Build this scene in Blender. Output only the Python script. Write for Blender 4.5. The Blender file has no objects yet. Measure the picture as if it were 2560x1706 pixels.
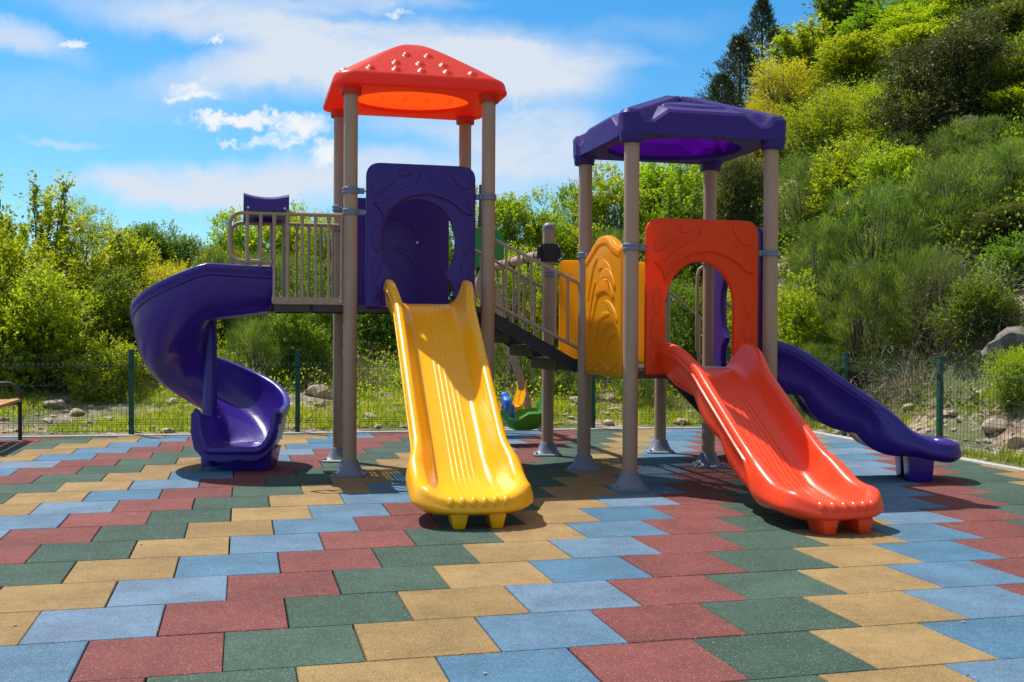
import bpy, math, random
import numpy as np
from mathutils import Vector, Matrix
random.seed(7); np.random.seed(7)
C = bpy.context.scene.collection
SC = bpy.context.scene
# ------------------------------------------------------------------ camera
CH = 1.187
FPX = 2681.28 / 2560.0                       # focal length in frame widths
cam_d = bpy.data.cameras.new("camera"); cam = bpy.data.objects.new("camera", cam_d); C.objects.link(cam)
cam_d.sensor_width = 36.0; cam_d.lens = 36.0 * FPX; cam_d.clip_end = 2000; cam_d.clip_start = 0.05
_p, _r = 0.00958, 0.00529
_Rx = Matrix(((1, 0, 0), (0, math.cos(_p), -math.sin(_p)), (0, math.sin(_p), math.cos(_p))))
_Rz = Matrix(((math.cos(_r), -math.sin(_r), 0), (math.sin(_r), math.cos(_r), 0), (0, 0, 1)))
_B = Matrix(((1, 0, 0), (0, 0, -1), (0, 1, 0)))
_M = (_Rz @ _Rx @ _B)                        # world -> (right, down, forward)
_W = _M.transposed()
_cm = Matrix((_W.col[0], -_W.col[1], -_W.col[2])).transposed()
cam.matrix_world = Matrix.Translation((0, 0, CH)) @ _cm.to_4x4()
SC.camera = cam
# ------------------------------------------------------------------ light
SUN = Vector((-0.434, 0.362, 1.0)).normalized()
sl = bpy.data.lights.new("sun", 'SUN'); sl.energy = 4.7; sl.angle = math.radians(0.5); sl.color = (1.0, 0.935, 0.83)
so = bpy.data.objects.new("sun", sl); C.objects.link(so); so.rotation_euler = SUN.to_track_quat('Z', 'Y').to_euler()
so.location = SUN * 30
SC.view_settings.view_transform = 'Standard'; SC.view_settings.look = 'None'
SC.view_settings.exposure = 0.30; SC.view_settings.gamma = 1.0
world = bpy.data.worlds.new("World"); SC.world = world; world.use_nodes = True

class NT:
    """small helper for node trees"""
    def __init__(s, nt): s.nt = nt; nt.nodes.clear()
    def n(s, typ, ins=None, **kw):
        nd = s.nt.nodes.new(typ)
        for k, v in kw.items(): setattr(nd, k, v)
        for k, v in (ins or {}).items():
            if hasattr(v, 'is_output') or isinstance(v, bpy.types.NodeSocket): s.nt.links.new(v, nd.inputs[k])
            else: nd.inputs[k].default_value = v
        return nd
    def m(s, op, a, b=0.0, c=0.0, clamp=False):
        nd = s.n('ShaderNodeMath', {0: a, 1: b, 2: c}, operation=op); nd.use_clamp = clamp
        return nd.outputs[0]
    def ramp(s, x, a, b, lo=0.0, hi=1.0, kind='SMOOTHSTEP'):
        return s.n('ShaderNodeMapRange', {0: x, 1: a, 2: b, 3: lo, 4: hi}, interpolation_type=kind).outputs[0]
    def mix(s, f, a, b, blend='MIX'):
        nd = s.n('ShaderNodeMix', data_type='RGBA', blend_type=blend)
        for i, v in ((0, f), (6, a), (7, b)):
            if isinstance(v, bpy.types.NodeSocket): s.nt.links.new(v, nd.inputs[i])
            else: nd.inputs[i].default_value = v if i == 0 else (tuple(v) + (1,))[:4]
        return nd.outputs[2]
    def noise(s, vec, scale, detail=4, rough=0.55, dist=0.0):
        return s.n('ShaderNodeTexNoise', {'Vector': vec, 'Scale': scale, 'Detail': detail, 'Roughness': rough, 'Distortion': dist})

def build_world():
    t = NT(world.node_tree)
    sky = t.n('ShaderNodeTexSky', sky_type='NISHITA'); sky.sun_disc = False
    sky.sun_elevation = math.asin(SUN.z); sky.sun_rotation = math.atan2(SUN.x, SUN.y)
    sky.air_density = 1.0; sky.dust_density = 0.1; sky.ozone_density = 3.0; sky.altitude = 300
    g = t.n('ShaderNodeTexCoord').outputs['Generated']
    sx = t.n('ShaderNodeSeparateXYZ', {0: g})
    X, Y, Z = sx.outputs
    yy = t.m('MAXIMUM', Y, 0.08)
    P = t.n('ShaderNodeCombineXYZ', {0: t.m('DIVIDE', X, yy), 1: t.m('DIVIDE', Z, yy)}).outputs[0]
    n1 = t.noise(P, 5.0, 6, 0.6).outputs['Color']
    n2 = t.noise(P, 26.0, 7, 0.68).outputs['Color']
    def warp(n, a, base):
        d = t.n('ShaderNodeVectorMath', {0: n, 1: (0.5, 0.5, 0.5)}, operation='SUBTRACT').outputs[0]
        d = t.n('ShaderNodeVectorMath', {0: d, 'Scale': a}, operation='SCALE').outputs[0]
        return t.n('ShaderNodeVectorMath', {0: base, 1: d}, operation='ADD').outputs[0]
    soft = warp(n1, 0.10, P)
    hard = warp(n2, 0.055, warp(n1, 0.04, P))
    def blob(base, x, y, rx, ry, dens, inner=0.15, rot=0.0):
        c = ((x - 1176) / 2464.0, (759 - y) / 2464.0, 0)
        v = t.n('ShaderNodeVectorMath', {0: base, 1: c}, operation='SUBTRACT').outputs[0]
        v = t.n('ShaderNodeVectorRotate', {'Vector': v, 'Angle': math.radians(rot)}, rotation_type='Z_AXIS').outputs[0]
        v = t.n('ShaderNodeVectorMath', {0: v, 1: (2464.0 / rx, 2464.0 / ry, 0)}, operation='MULTIPLY').outputs[0]
        l = t.n('ShaderNodeVectorMath', {0: v}, operation='LENGTH').outputs['Value']
        return t.ramp(l, 1.0, inner, 0.0, dens)
    sb = [(960, 150, 560, 135, .95, .35, -2), (700, 100, 470, 95, .6, .2, 8), (1160, 180, 360, 95, .75, .3, 4), (470, 425, 420, 72, .95, .3, 1),
          (1230, 345, 290, 140, .8, .2, 0), (900, 410, 420, 75, .7, .2, 0), (30, 110, 230, 55, .65, .2, 15), (430, 60, 460, 75, .6, .1, 8),
          (130, 332, 150, 12, .4, .1, 0), (760, 15, 420, 40, .6, .2, -3), (1560, 420, 320, 90, .35, .1, 0),
          (560, 180, 340, 60, .6, .2, -5), (1000, 300, 260, 60, .4, .2, 0), (200, 250, 500, 90, .18, .1, 0), (1290, 120, 290, 45, .4, .3, 6), (1480, 60, 230, 50, .12, .1, 0), (1720, 120, 90, 70, .3, .1, 0)]
    hb = [(432, 203, 74, 38, 1.0, .1, 0), (438, 226, 92, 26, 1.15, .1, 0), (560, 285, 210, 34, 1.15, .15, 3), (700, 300, 140, 62, 1.05, .15, 0), (470, 270, 110, 18, .9, .1, 3),
          (640, 335, 140, 34, .95, .1, 0), (752, 350, 56, 42, 1.0, .15, 0), (165, 106, 50, 18, .9, .1, -8), (480, 111, 48, 17, .95, .1, -8),
          (910, 26, 74, 18, .85, .1, 0), (1185, 258, 66, 38, .7, .1, 0), (540, 335, 80, 18, .8, .1, 8)]
    def acc(lst, base):
        o = None
        for b in lst:
            k = blob(base, *b)
            if o is None: o = k
            else: o = t.m('SUBTRACT', t.m('ADD', o, k), t.m('MULTIPLY', t.m('MULTIPLY', o, k, clamp=True), 1.0)) if base is soft else t.m('MAXIMUM', o, k)
        return o
    streak = t.n('ShaderNodeMapping', {'Vector': soft, 'Scale': (3.0, 10.0, 1.0), 'Rotation': (0, 0, 0.12)}).outputs[0]
    nz = t.noise(streak, 1.6, 8, 0.62).outputs['Fac']
    softm = t.m('MULTIPLY', acc(sb, soft), t.ramp(nz, .25, .6, .55, 1.3), clamp=True)
    hn = t.noise(P, 38.0, 8, 0.7).outputs['Fac']
    hm = t.ramp(t.m('SUBTRACT', acc(hb, hard), t.ramp(hn, .3, .7, .0, .56)), .0, .95, 0, 1)
    front = t.ramp(Y, .15, .45, 0, 1)
    D2 = t.n('ShaderNodeMapping', {'Vector': g, 'Scale': (2.2, 2.2, 6.0)}).outputs[0]
    other = t.ramp(t.noise(D2, 1.3, 7, 0.6).outputs['Fac'], .5, .72, 0, .75)
    mask = t.m('MAXIMUM', t.m('MULTIPLY', softm, front), t.m('MULTIPLY', other, t.m('SUBTRACT', 1.0, front)))
    elev = t.ramp(Z, .0, .32, 0, 1, 'LINEAR')
    tint = t.mix(elev, (.66, .88, .99), (.27, .84, 1.08))
    graded = t.mix(1.0, sky.outputs[0], tint, 'MULTIPLY')
    c1 = t.mix(mask, graded, (4.9, 5.4, 6.15))
    # upper sky out of view whitened, added to make the fill light neutral
    c1 = t.mix(t.ramp(Z, .34, .7, 0, .62), c1, (5.0, 4.9, 4.7))
    c2 = t.mix(t.m('MULTIPLY', hm, front), c1, (6.2, 6.35, 6.6))
    # below the horizon keep a soft ground tone
    bg = t.n('ShaderNodeBackground', {'Color': c2, 'Strength': 0.118})
    t.n('ShaderNodeOutputWorld', {'Surface': bg.outputs[0]})
build_world()

# ------------------------------------------------------------------ materials
def new_mat(name):
    m = bpy.data.materials.new(name); m.use_nodes = True
    return m, NT(m.node_tree)
def finish(t, sh, disp=None):
    t.n('ShaderNodeOutputMaterial', {'Surface': sh})
MATS = {}
def plastic(name, col, rough=0.3, transl=0.0, tcol=None, spec=0.5, bump=0.0, coat=0.0, var=0.025):
    m, t = new_mat(name)
    co = t.n('ShaderNodeTexCoord').outputs['Object']
    n = t.noise(co, 3.0, 5, .6).outputs['Fac']; n2 = t.noise(co, 60.0, 3, .6).outputs['Fac']
    base = t.mix(t.ramp(n, .3, .7), [c * (1 - var) for c in col], [min(1, c * (1 + var)) for c in col])
    # scuffs: pale thin scratches and dust
    sc = t.noise(t.n('ShaderNodeMapping', {'Vector': co, 'Scale': (9, 9, 30), 'Rotation': (.4, .7, .2)}).outputs[0], 3.0, 6, .7).outputs['Fac']
    base = t.mix(t.ramp(sc, .66, .82, 0, .05), base, (.6, .6, .6))
    bp = t.n('ShaderNodeBump', {'Strength': .10 + bump, 'Distance': .004, 'Height': t.noise(co, 9.0, 2, .5).outputs['Fac']})
    pr = t.n('ShaderNodeBsdfPrincipled', {'Base Color': base, 'Roughness': t.ramp(t.m('ADD', sc, t.m('MULTIPLY', n, .4)), .4, 1.0, rough * .8, rough * 1.5),
             'Specular IOR Level': spec, 'Coat Weight': coat, 'Coat Roughness': .2, 'Normal': bp.outputs[0]})
    sh = pr.outputs[0]
    if transl:
        tr = t.n('ShaderNodeBsdfTranslucent', {'Color': tuple(tcol or col) + (1,)})
        sh = t.n('ShaderNodeMixShader', {0: transl, 1: sh, 2: tr.outputs[0]}).outputs[0]
    finish(t, sh); MATS[name] = m; return m
YEL = plastic('yellow_plastic', (.97, .455, .002), .24)
YELP = plastic('yellow_panel_plastic', (.96, .48, .004), .33, .5, (1, .60, .0))
COR = plastic('coral_plastic', (.95, .066, .016), .27)
ORP = plastic('orange_panel_plastic', (.95, .095, .008), .32, .46, (1, .12, .005))
RROOF = plastic('red_roof_plastic', (.82, .045, .022), .30, .42, (1.0, .11, .01))
PUR = plastic('purple_plastic', (.034, .013, .235), .24)
PURP = plastic('purple_panel_plastic', (.038, .010, .205), .32, .14, (.24, .01, .6))
PROOF = plastic('purple_roof_plastic', (.046, .024, .225), .38, .24, (.13, .004, .42), spec=.35)
POST = plastic('taupe_post_paint', (.39, .265, .175), .42, var=.05)
RAIL = plastic('beige_rail_paint', (.38, .27, .185), .4)
GREY = plastic('bluegrey_plastic', (.17, .20, .27), .42)
BLACK = plastic('black_steel', (.018, .017, .017), .45)
DECKM = plastic('dark_brown_deck', (.05, .038, .032), .5)
GREEN = plastic('green_plastic', (.06, .27, .018), .3)
GRPL = plastic('green_plate_plastic', (.02, .22, .04), .35)
BLUE = plastic('blue_plastic', (.01, .16, .68), .3)
FENG = plastic('green_fence_paint', (.006, .070, .048), .4)
FENW = plastic('green_wire_coating', (.006, .035, .026), .5)
STEEL = plastic('bolt_steel', (.6, .6, .6), .3)

def wood_mat(name, c1, c2):
    m, t = new_mat(name); co = t.n('ShaderNodeTexCoord').outputs['Object']
    mp = t.n('ShaderNodeMapping', {'Vector': co, 'Scale': (2, 2, 30)}).outputs[0]
    n = t.noise(mp, 3, 6, .6).outputs['Fac']
    pr = t.n('ShaderNodeBsdfPrincipled', {'Base Color': t.mix(t.ramp(n, .3, .7), c1, c2), 'Roughness': .6}); finish(t, pr.outputs[0]); return m
WOOD = wood_mat('bench_wood', (.32, .13, .04), (.5, .24, .09))
BARK = wood_mat('bark', (.07, .05, .035), (.17, .13, .10))
POLEW = wood_mat('pole_wood', (.06, .04, .03), (.12, .09, .07))

# ------------------------------------------------------------------ mesh helpers
class MB:
    def __init__(s): s.v = []; s.f = []
    def add(s, vs, fs):
        o = len(s.v); s.v += [tuple(x) for x in vs]; s.f += [tuple(i + o for i in f) for f in fs]; return s
    def box(s, c, d, ax=(1, 0, 0), ay=(0, 1, 0), az=(0, 0, 1)):
        c, ax, ay, az = Vector(c), Vector(ax), Vector(ay), Vector(az)
        vs = [c + ax * (i * d[0] / 2) + ay * (j * d[1] / 2) + az * (k * d[2] / 2) for k in (-1, 1) for j in (-1, 1) for i in (-1, 1)]
        return s.add(vs, [(0, 2, 3, 1), (4, 5, 7, 6), (0, 1, 5, 4), (2, 6, 7, 3), (0, 4, 6, 2), (1, 3, 7, 5)])
    def tube(s, pts, r, seg=12, closed=False, cap=True):
        pts = [Vector(p) for p in pts]; n = len(pts); rr = r if isinstance(r, (list, tuple)) else [r] * n
        up = Vector((0, 0, 1)); rings = []
        T = []
        for i in range(n):
            a = pts[(i - 1) % n] if (closed or i > 0) else pts[i]; b = pts[(i + 1) % n] if (closed or i < n - 1) else pts[i]
            T.append((b - a).normalized())
        ref = T[0].orthogonal().normalized()
        vs = []
        for i in range(n):
            ref = (ref - T[i] * ref.dot(T[i])).normalized(); b2 = T[i].cross(ref)
            vs += [pts[i] + (ref * math.cos(2 * math.pi * k / seg) + b2 * math.sin(2 * math.pi * k / seg)) * rr[i] for k in range(seg)]
        fs = []
        for i in range(n if closed else n - 1):
            j = (i + 1) % n
            fs += [(i * seg + k, i * seg + (k + 1) % seg, j * seg + (k + 1) % seg, j * seg + k) for k in range(seg)]
        if cap and not closed: fs += [tuple(range(seg))[::-1], tuple((n - 1) * seg + k for k in range(seg))]
        return s.add(vs, fs)
    def lathe(s, prof, c=(0, 0, 0), seg=24, sq=None):
        """prof: (r, z[, squareness])"""
        vs = []
        for p in prof:
            r, z = p[0], p[1]; q = p[2] if len(p) > 2 else 0
            for k in range(seg):
                a = 2 * math.pi * (k + .5) / seg; ca, sa = math.cos(a), math.sin(a)
                f = 1.0 / max(abs(ca), abs(sa)); f = 1 + (min(f, 1.3) - 1) * q
                vs.append((c[0] + r * ca * f, c[1] + r * sa * f, c[2] + z))
        fs = [(i * seg + k, i * seg + (k + 1) % seg, (i + 1) * seg + (k + 1) % seg, (i + 1) * seg + k) for i in range(len(prof) - 1) for k in range(seg)]
        fs += [tuple(range(seg))[::-1], tuple((len(prof) - 1) * seg + k for k in range(seg))]
        return s.add(vs, fs)
    def ball(s, c, r, ax=(1, 0, 0), ay=(0, 1, 0), az=(0, 0, 1), seg=14, ring=9):
        c, ax, ay, az = Vector(c), Vector(ax), Vector(ay), Vector(az); vs = []
        for i in range(ring + 1):
            t = math.pi * i / ring
            for k in range(seg):
                a = 2 * math.pi * k / seg
                vs.append(c + ax * (r[0] * math.sin(t) * math.cos(a)) + ay * (r[1] * math.sin(t) * math.sin(a)) + az * (r[2] * math.cos(t)))
        return s.add(vs, [(i * seg + k, (i + 1) * seg + k, (i + 1) * seg + (k + 1) % seg, i * seg + (k + 1) % seg) for i in range(ring) for k in range(seg)])
    def grid(s, rows, closed=False):
        n, m = len(rows), len(rows[0]); vs = [p for r in rows for p in r]
        fs = [(i * m + k, i * m + (k + 1) % m, (i + 1) * m + (k + 1) % m, (i + 1) * m + k) for i in range(n - 1) for k in range(m if closed else m - 1)]
        return s.add(vs, fs)
    def build(s, name, mat, parent=None, smooth=True, org=None, angle=40, bevel=0):
        me = bpy.data.meshes.new(name)
        if org is None: org = parent_world(parent)
        o0 = Vector(org)
        me.from_pydata([tuple(Vector(v) - o0) for v in s.v], [], s.f)
        ob = bpy.data.objects.new(name, me); C.objects.link(ob)
        if parent is not None: ob.parent = parent
        else: ob.location = o0
        import bmesh
        bm = bmesh.new(); bm.from_mesh(me); bmesh.ops.remove_doubles(bm, verts=bm.verts, dist=1e-5); bmesh.ops.recalc_face_normals(bm, faces=bm.faces)
        if bevel:
            es = [e for e in bm.edges if e.is_manifold and e.calc_face_angle() > .6]
            bmesh.ops.bevel(bm, geom=es, offset=bevel, segments=2, affect='EDGES', profile=.6)
        bm.to_mesh(me); bm.free()
        me.materials.append(mat)
        if smooth: me.shade_smooth(); me.set_sharp_from_angle(angle=math.radians(angle))
        return ob
def parent_world(p):
    w = Vector((0, 0, 0))
    while p is not None: w += p.location; p = p.parent
    return w
def tag(o, label=None, cat=None, group=None, kind=None):
    for k, v in (('label', label), ('category', cat), ('group', group), ('kind', kind)):
        if v: o[k] = v
    return o
def thing(name, loc, label, cat, group=None):
    o = bpy.data.objects.new(name, None); C.objects.link(o); o.location = loc; o.empty_display_size = .2
    return tag(o, label, cat, group)
def rnd_poly(pts, r, n=6):
    """round the corners of a polygon; r scalar or list"""
    out = []; N = len(pts)
    for i, p in enumerate(pts):
        p = Vector(p); a = Vector(pts[i - 1]); b = Vector(pts[(i + 1) % N]); ri = r[i] if isinstance(r, (list, tuple)) else r
        if ri <= 0: out.append(tuple(p)); continue
        da, db = (a - p), (b - p); ri = min(ri, da.length * .49, db.length * .49)
        A = p + da.normalized() * ri; Bp = p + db.normalized() * ri
        for k in range(n + 1):
            t = k / n; out.append(tuple(A * (1 - t) ** 2 + p * 2 * t * (1 - t) + Bp * t * t))
    return out
def plate(mb, outer, holes, th, bev, O, ax, az, nn, res=3):
    """extruded bevelled plate: outline in (x, z) of the plane at O; added to mb"""
    cu = bpy.data.curves.new('tmp', 'CURVE'); cu.dimensions = '2D'; cu.fill_mode = 'BOTH'
    cu.extrude = max(1e-4, th / 2 - bev); cu.bevel_depth = bev; cu.bevel_resolution = res; cu.offset = -bev
    for loop in [outer] + holes:
        sp = cu.splines.new('POLY'); sp.points.add(len(loop) - 1); sp.use_cyclic_u = True
        for i, p in enumerate(loop): sp.points[i].co = (p[0], p[1], 0, 1)
    ob = bpy.data.objects.new('tmp', cu); C.objects.link(ob)
    dg = bpy.context.evaluated_depsgraph_get(); dg.update()
    me = bpy.data.meshes.new_from_object(ob.evaluated_get(dg))
    O, ax, az, nn = Vector(O), Vector(ax), Vector(az), Vector(nn)
    mb.add([O + ax * v.co.x + az * v.co.y + nn * v.co.z for v in me.vertices], [tuple(p.vertices) for p in me.polygons])
    bpy.data.objects.remove(ob); bpy.data.curves.remove(cu); bpy.data.meshes.remove(me)
def arc(cx, cy, rx, ry, a0, a1, n=16):
    return [(cx + rx * math.cos(math.radians(a0 + (a1 - a0) * i / n)), cy + ry * math.sin(math.radians(a0 + (a1 - a0) * i / n))) for i in range(n + 1)]
def sstep(a, b, x):
    t = min(1, max(0, (x - a) / (b - a))); return t * t * (3 - 2 * t)
def lerp(a, b, t): return a + (b - a) * t
def interp(xs, ys, x): return float(np.interp(x, xs, ys))

TH = 0.2473
U = Vector((math.cos(TH), math.sin(TH), 0)); V = Vector((-math.sin(TH), math.cos(TH), 0)); ZZ = Vector((0, 0, 1))
def grd(a, b, o): return Vector(o) + U * a + V * b

# ------------------------------------------------------------------ floor of rubber tiles
def rubber(name, c1, c2):
    m, t = new_mat(name); co = t.n('ShaderNodeTexCoord').outputs['Object']
    at = t.n('ShaderNodeAttribute', attribute_name='tone').outputs['Fac']
    gr = t.n('ShaderNodeTexVoronoi', {'Vector': co, 'Scale': 260.0}).outputs
    g2 = t.noise(co, 330.0, 2, .6).outputs['Fac']; big = t.noise(co, 2.6, 5, .65).outputs['Fac']; mid = t.noise(co, 22.0, 4, .6).outputs['Fac']
    b = t.mix(at, c1, c2)
    val = t.m('MULTIPLY', t.m('MULTIPLY', t.ramp(g2, .28, .72, .55, 1.45), t.ramp(big, .3, .7, .80, 1.14)), t.ramp(mid, .3, .7, .93, 1.07))
    b = t.mix(1.0, b, t.n('ShaderNodeCombineColor', {0: val, 1: val, 2: val}).outputs[0], 'MULTIPLY')
    sepc = t.n('ShaderNodeSeparateColor', {0: gr['Color']}).outputs[0]
    b = t.mix(t.ramp(sepc, .93, .95, 0, .30, 'LINEAR'), b, (.55, .55, .52))
    b = t.mix(t.ramp(sepc, .09, .06, 0, .5, 'LINEAR'), b, (.02, .02, .02))
    ds = t.noise(co, 4.2, 8, .72, .8).outputs['Fac']
    b = t.mix(t.ramp(ds, .60, .76, 0, .24), b, (.46, .43, .38))
    dk = t.noise(co, 1.7, 9, .75, .4).outputs['Fac']
    b = t.mix(t.ramp(dk, .58, .74, 0, .35), b, (.06, .055, .05))
    bp = t.n('ShaderNodeBump', {'Strength': .75, 'Distance': .004, 'Height': t.m('ADD', gr['Distance'], t.m('MULTIPLY', g2, .6))})
    pr = t.n('ShaderNodeBsdfPrincipled', {'Base Color': b, 'Roughness': .82, 'Specular IOR Level': .35, 'Normal': bp.outputs[0]}); finish(t, pr.outputs[0]); return m
TILE = [rubber('red_rubber', (.168, .042, .040), (.215, .057, .052)), rubber('green_rubber', (.032, .076, .056), (.047, .100, .073)),
        rubber('tan_rubber', (.275, .178, .066), (.335, .220, .088)), rubber('blue_rubber', (.042, .155, .27), (.150, .232, .345))]
O_T = Vector((-.5 * (math.cos(TH) * 1.1204 - math.sin(TH) * -7.6771), -.5 * (math.sin(TH) * 1.1204 + math.cos(TH) * -7.6771), 0))
BL, BR = (-5.12, 11.62), (3.35, 13.36)      # back edge of the floor
RN = (4.39, 9.18)
def back_y(x): return BL[1] + (x - BL[0]) * (BR[1] - BL[1]) / (BR[0] - BL[0])
def right_x(y): return BR[0] + (BR[1] - y) * (RN[0] - BR[0]) / (BR[1] - RN[1])
def inside(p): return p.y < back_y(p.x) and p.x < right_x(p.y)
def clip(poly, f):
    out = []
    for i in range(len(poly)):
        a, b = poly[i - 1], poly[i]; fa, fb = f(a), f(b)
        if (fa < 0) != (fb < 0): out.append(a.lerp(b, fa / (fa - fb)))
        if fb < 0: out.append(b)
    return out
def build_floor():
    vs, fs, mi, tone = [], [], [], []
    rng = random.Random(3)
    for k in range(-12, 24):
        for j in range(-26, 26):
            u0, v0 = .5 * k + j, k
            g = .006
            cc = O_T + U * (.5 * (u0 + .5)) + V * (.5 * (v0 + .5))
            if cc.y < -1 or cc.x < -9 or cc.x > 7.5: continue
            dz = rng.uniform(-.0012, .0012); ju, jv = rng.uniform(-.002, .002), rng.uniform(-.002, .002)
            def ring(ins, z):
                pl = [O_T + U * (.5 * (u0 + a) + ju) + V * (.5 * (v0 + b) + jv) + Vector((0, 0, z)) for a, b in ((ins, ins), (1 - ins, ins), (1 - ins, 1 - ins), (ins, 1 - ins))]
                pl = clip(pl, lambda p: p.y - back_y(p.x)); 
                return clip(pl, lambda p: p.x - right_x(p.y)) if pl else pl
            top, edge, low = ring(g + .007, dz), ring(g, dz - .004), ring(g, -.04)
            if len(top) < 3: continue
            o = len(vs); tn = rng.random()
            if len(top) == len(edge) == len(low):
                n = len(top); vs += top + edge + low
                fl = [tuple(o + i for i in range(n))] + [(o + i, o + n + i, o + n + (i + 1) % n, o + (i + 1) % n) for i in range(n)] + [(o + n + i, o + 2 * n + i, o + 2 * n + (i + 1) % n, o + n + (i + 1) % n) for i in range(n)]
            else: vs += top; fl = [tuple(o + i for i in range(len(top)))]
            fs += fl; mi += [j % 4] * len(fl); tone += [tn] * len(fl)
    me = bpy.data.meshes.new('rubber_tile_floor'); me.from_pydata([tuple(v) for v in vs], [], fs)
    for m in TILE: me.materials.append(m)
    me.polygons.foreach_set('material_index', mi)
    a = me.attributes.new('tone', 'FLOAT', 'FACE'); a.data.foreach_set('value', tone)
    o = bpy.data.objects.new('floor', me); C.objects.link(o); tag(o, kind='structure')
build_floor()
def simple_noise_mat(name, c1, c2, scale, rough=.9, bump=.5, c3=None):
    m, t = new_mat(name); co = t.n('ShaderNodeTexCoord').outputs['Object']
    n = t.noise(co, scale, 8, .7).outputs['Fac']; b = t.mix(t.ramp(n, .35, .65), c1, c2)
    if c3: b = t.mix(t.ramp(t.noise(co, scale * .17, 5, .6).outputs['Fac'], .45, .6), b, c3)
    bp = t.n('ShaderNodeBump', {'Strength': bump, 'Distance': .03, 'Height': n})
    pr = t.n('ShaderNodeBsdfPrincipled', {'Base Color': b, 'Roughness': rough, 'Normal': bp.outputs[0]}); finish(t, pr.outputs[0]); return m
CONC = simple_noise_mat('concrete', (.36, .35, .33), (.52, .5, .47), 25)
def kerb():
    mb = MB(); A = Vector((-12, back_y(-12), 0)); Bc = Vector((BR[0], BR[1], 0)); D = Vector((right_x(-1), -1, 0))
    d1 = (Bc - A).normalized(); n1 = Vector((-d1.y, d1.x, 0)); d2 = (D - Bc).normalized(); n2 = Vector((-d2.y, d2.x, 0))
    w = .11; Co = Bc + n1 * w * 1 + n2 * w * 1
    for z0, z1 in ((-.3, .012),):
        a0, a1, b0, b1, c0, c1 = A, A + n1 * w, Bc, Co, D, D + n2 * w
        vs = [Vector((p.x, p.y, z)) for z in (z0, z1) for p in (a0, a1, b0, b1, c0, c1)]
        mb.add(vs, [(6, 8, 9, 7), (8, 10, 11, 9), (0, 6, 7, 1), (0, 2, 8, 6), (2, 4, 10, 8), (1, 7, 9, 3), (3, 9, 11, 5), (4, 5, 11, 10)])
    tag(mb.build('kerb', CONC, smooth=False), kind='structure')
kerb()

# ------------------------------------------------------------------ play structure
LA = Vector((-1.32, 8.74, 0)); LW, LD = 1.15, .98
RA = Vector((.893, 8.07, 0)); RW, RD = 1.15, 1.12
A_, B_, C_, D_ = grd(0, 0, LA), grd(0, LD, LA), grd(LW, 0, LA), grd(LW, LD, LA)
E_, F_, G_, H_ = grd(0, 0, RA), grd(0, RD, RA), grd(RW, 0, RA), grd(RW, RD, RA)
J_, I_ = grd(0, 2 * RD, RA), grd(RW, 2 * RD, RA)
ZL, ZR = 1.385, .885                          # deck heights
PR = .057
root = thing('play_structure', (.2, 9.0, 0), 'two roofed play towers with yellow, coral and purple slides on coloured rubber tiles', 'playground set')

def base_flange(mb, c):
    mb.lathe([(.135, 0, 1), (.135, .014, 1), (.125, .02, 1), (.112, .024, .9), (.098, .05, .6), (.082, .085, .25), (.074, .11, .05), (.068, .125, 0), (.058, .127, 0)], c, 32)
    for i in (-1, 1):
        for j in (-1, 1): mb.add(*_bolt(Vector(c) + Vector((i * .105, j * .105, .024)), (0, 0, 1), .012, .012))
def _bolt(c, n, r, h):
    m = MB(); n = Vector(n).normalized(); m.tube([c, Vector(c) + n * h], r, 8); return m.v, m.f
def post(p, ztop, label, clamps=(), cap=False):
    mb = MB(); mb.tube([p + ZZ * .1, p + ZZ * (ztop - .0)], PR, 28, cap=True)
    o = mb.build('post', POST, root); tag(o, label)
    m = MB(); base_flange(m, p); m.build('base_flange', GREY, o)
    mb = MB(); mb.add(*_bolt(p + Vector((0, -.068, .105)), (0, -1, .3), .006, .006)); mb.build('screw', STEEL, o)
    if cap:
        m = MB(); m.lathe([(PR + .003, ztop - .015)] + [((PR + .003) * math.cos(a), ztop + .052 * math.sin(a)) for a in np.linspace(.05, 1.5, 8)], (p.x, p.y, 0), 28); m.build('cap', GREY, o)
    for z, ang in clamps:
        m = MB(); r = PR + .011
        m.lathe([(PR, z - .026), (r - .002, z - .026), (r, z - .022), (r, z - .006), (r - .003, z - .003), (r - .003, z + .003), (r, z + .006), (r, z + .022), (r - .002, z + .026), (PR, z + .026)], (p.x, p.y, 0), 28)
        d = Vector((math.cos(ang), math.sin(ang), 0)); q = d.cross(ZZ)
        m.box(p + d * (r + .018) + ZZ * z, (.05, .044, .044), d, q, ZZ)
        m.box(p + d * (r + .002) - q * .02 + ZZ * z, (.02, .05, .036), d, q, ZZ)
        m.build('clamp', GREY, o, bevel=.003)
        m = MB(); m.tube([p + d * (r + .04) + ZZ * z, p + d * (r + .075) + ZZ * z], .008, 8); m.build('bolt', STEEL, o)
    return o
au = math.atan2(U.y, U.x); av = math.atan2(V.y, V.x)
zc = lambda y, Y: CH + (759 - y) * Y / 2464
post(A_, 3.18, 'front left post under red roof', [(2.32, au), (2.145, au), ])
post(B_, 3.18, 'rear left post under red roof', [(2.28, av + 3.14), (2.10, av + math.pi)])
post(C_, 3.18, 'front right post under red roof', [(2.305, au + math.pi)])
post(D_, 3.18, 'rear right post under red roof', [(2.22, au + math.pi)])
post(E_, 2.68, 'front left post under purple roof', [(1.82, au)])
post(F_, 2.68, 'left rear post under purple roof', [(1.83, av + math.pi)])
post(G_, 2.68, 'front right post under purple roof', [(1.80, au + math.pi)])
post(H_, 2.68, 'rear right post under purple roof', [(1.80, av + math.pi)])
post(I_, 2.16, 'short capped post behind orange panel', [(1.5, au)], True)
post(J_, 2.17, 'short dome-capped post beside yellow rear panel', [(1.73, au)], True)

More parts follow.
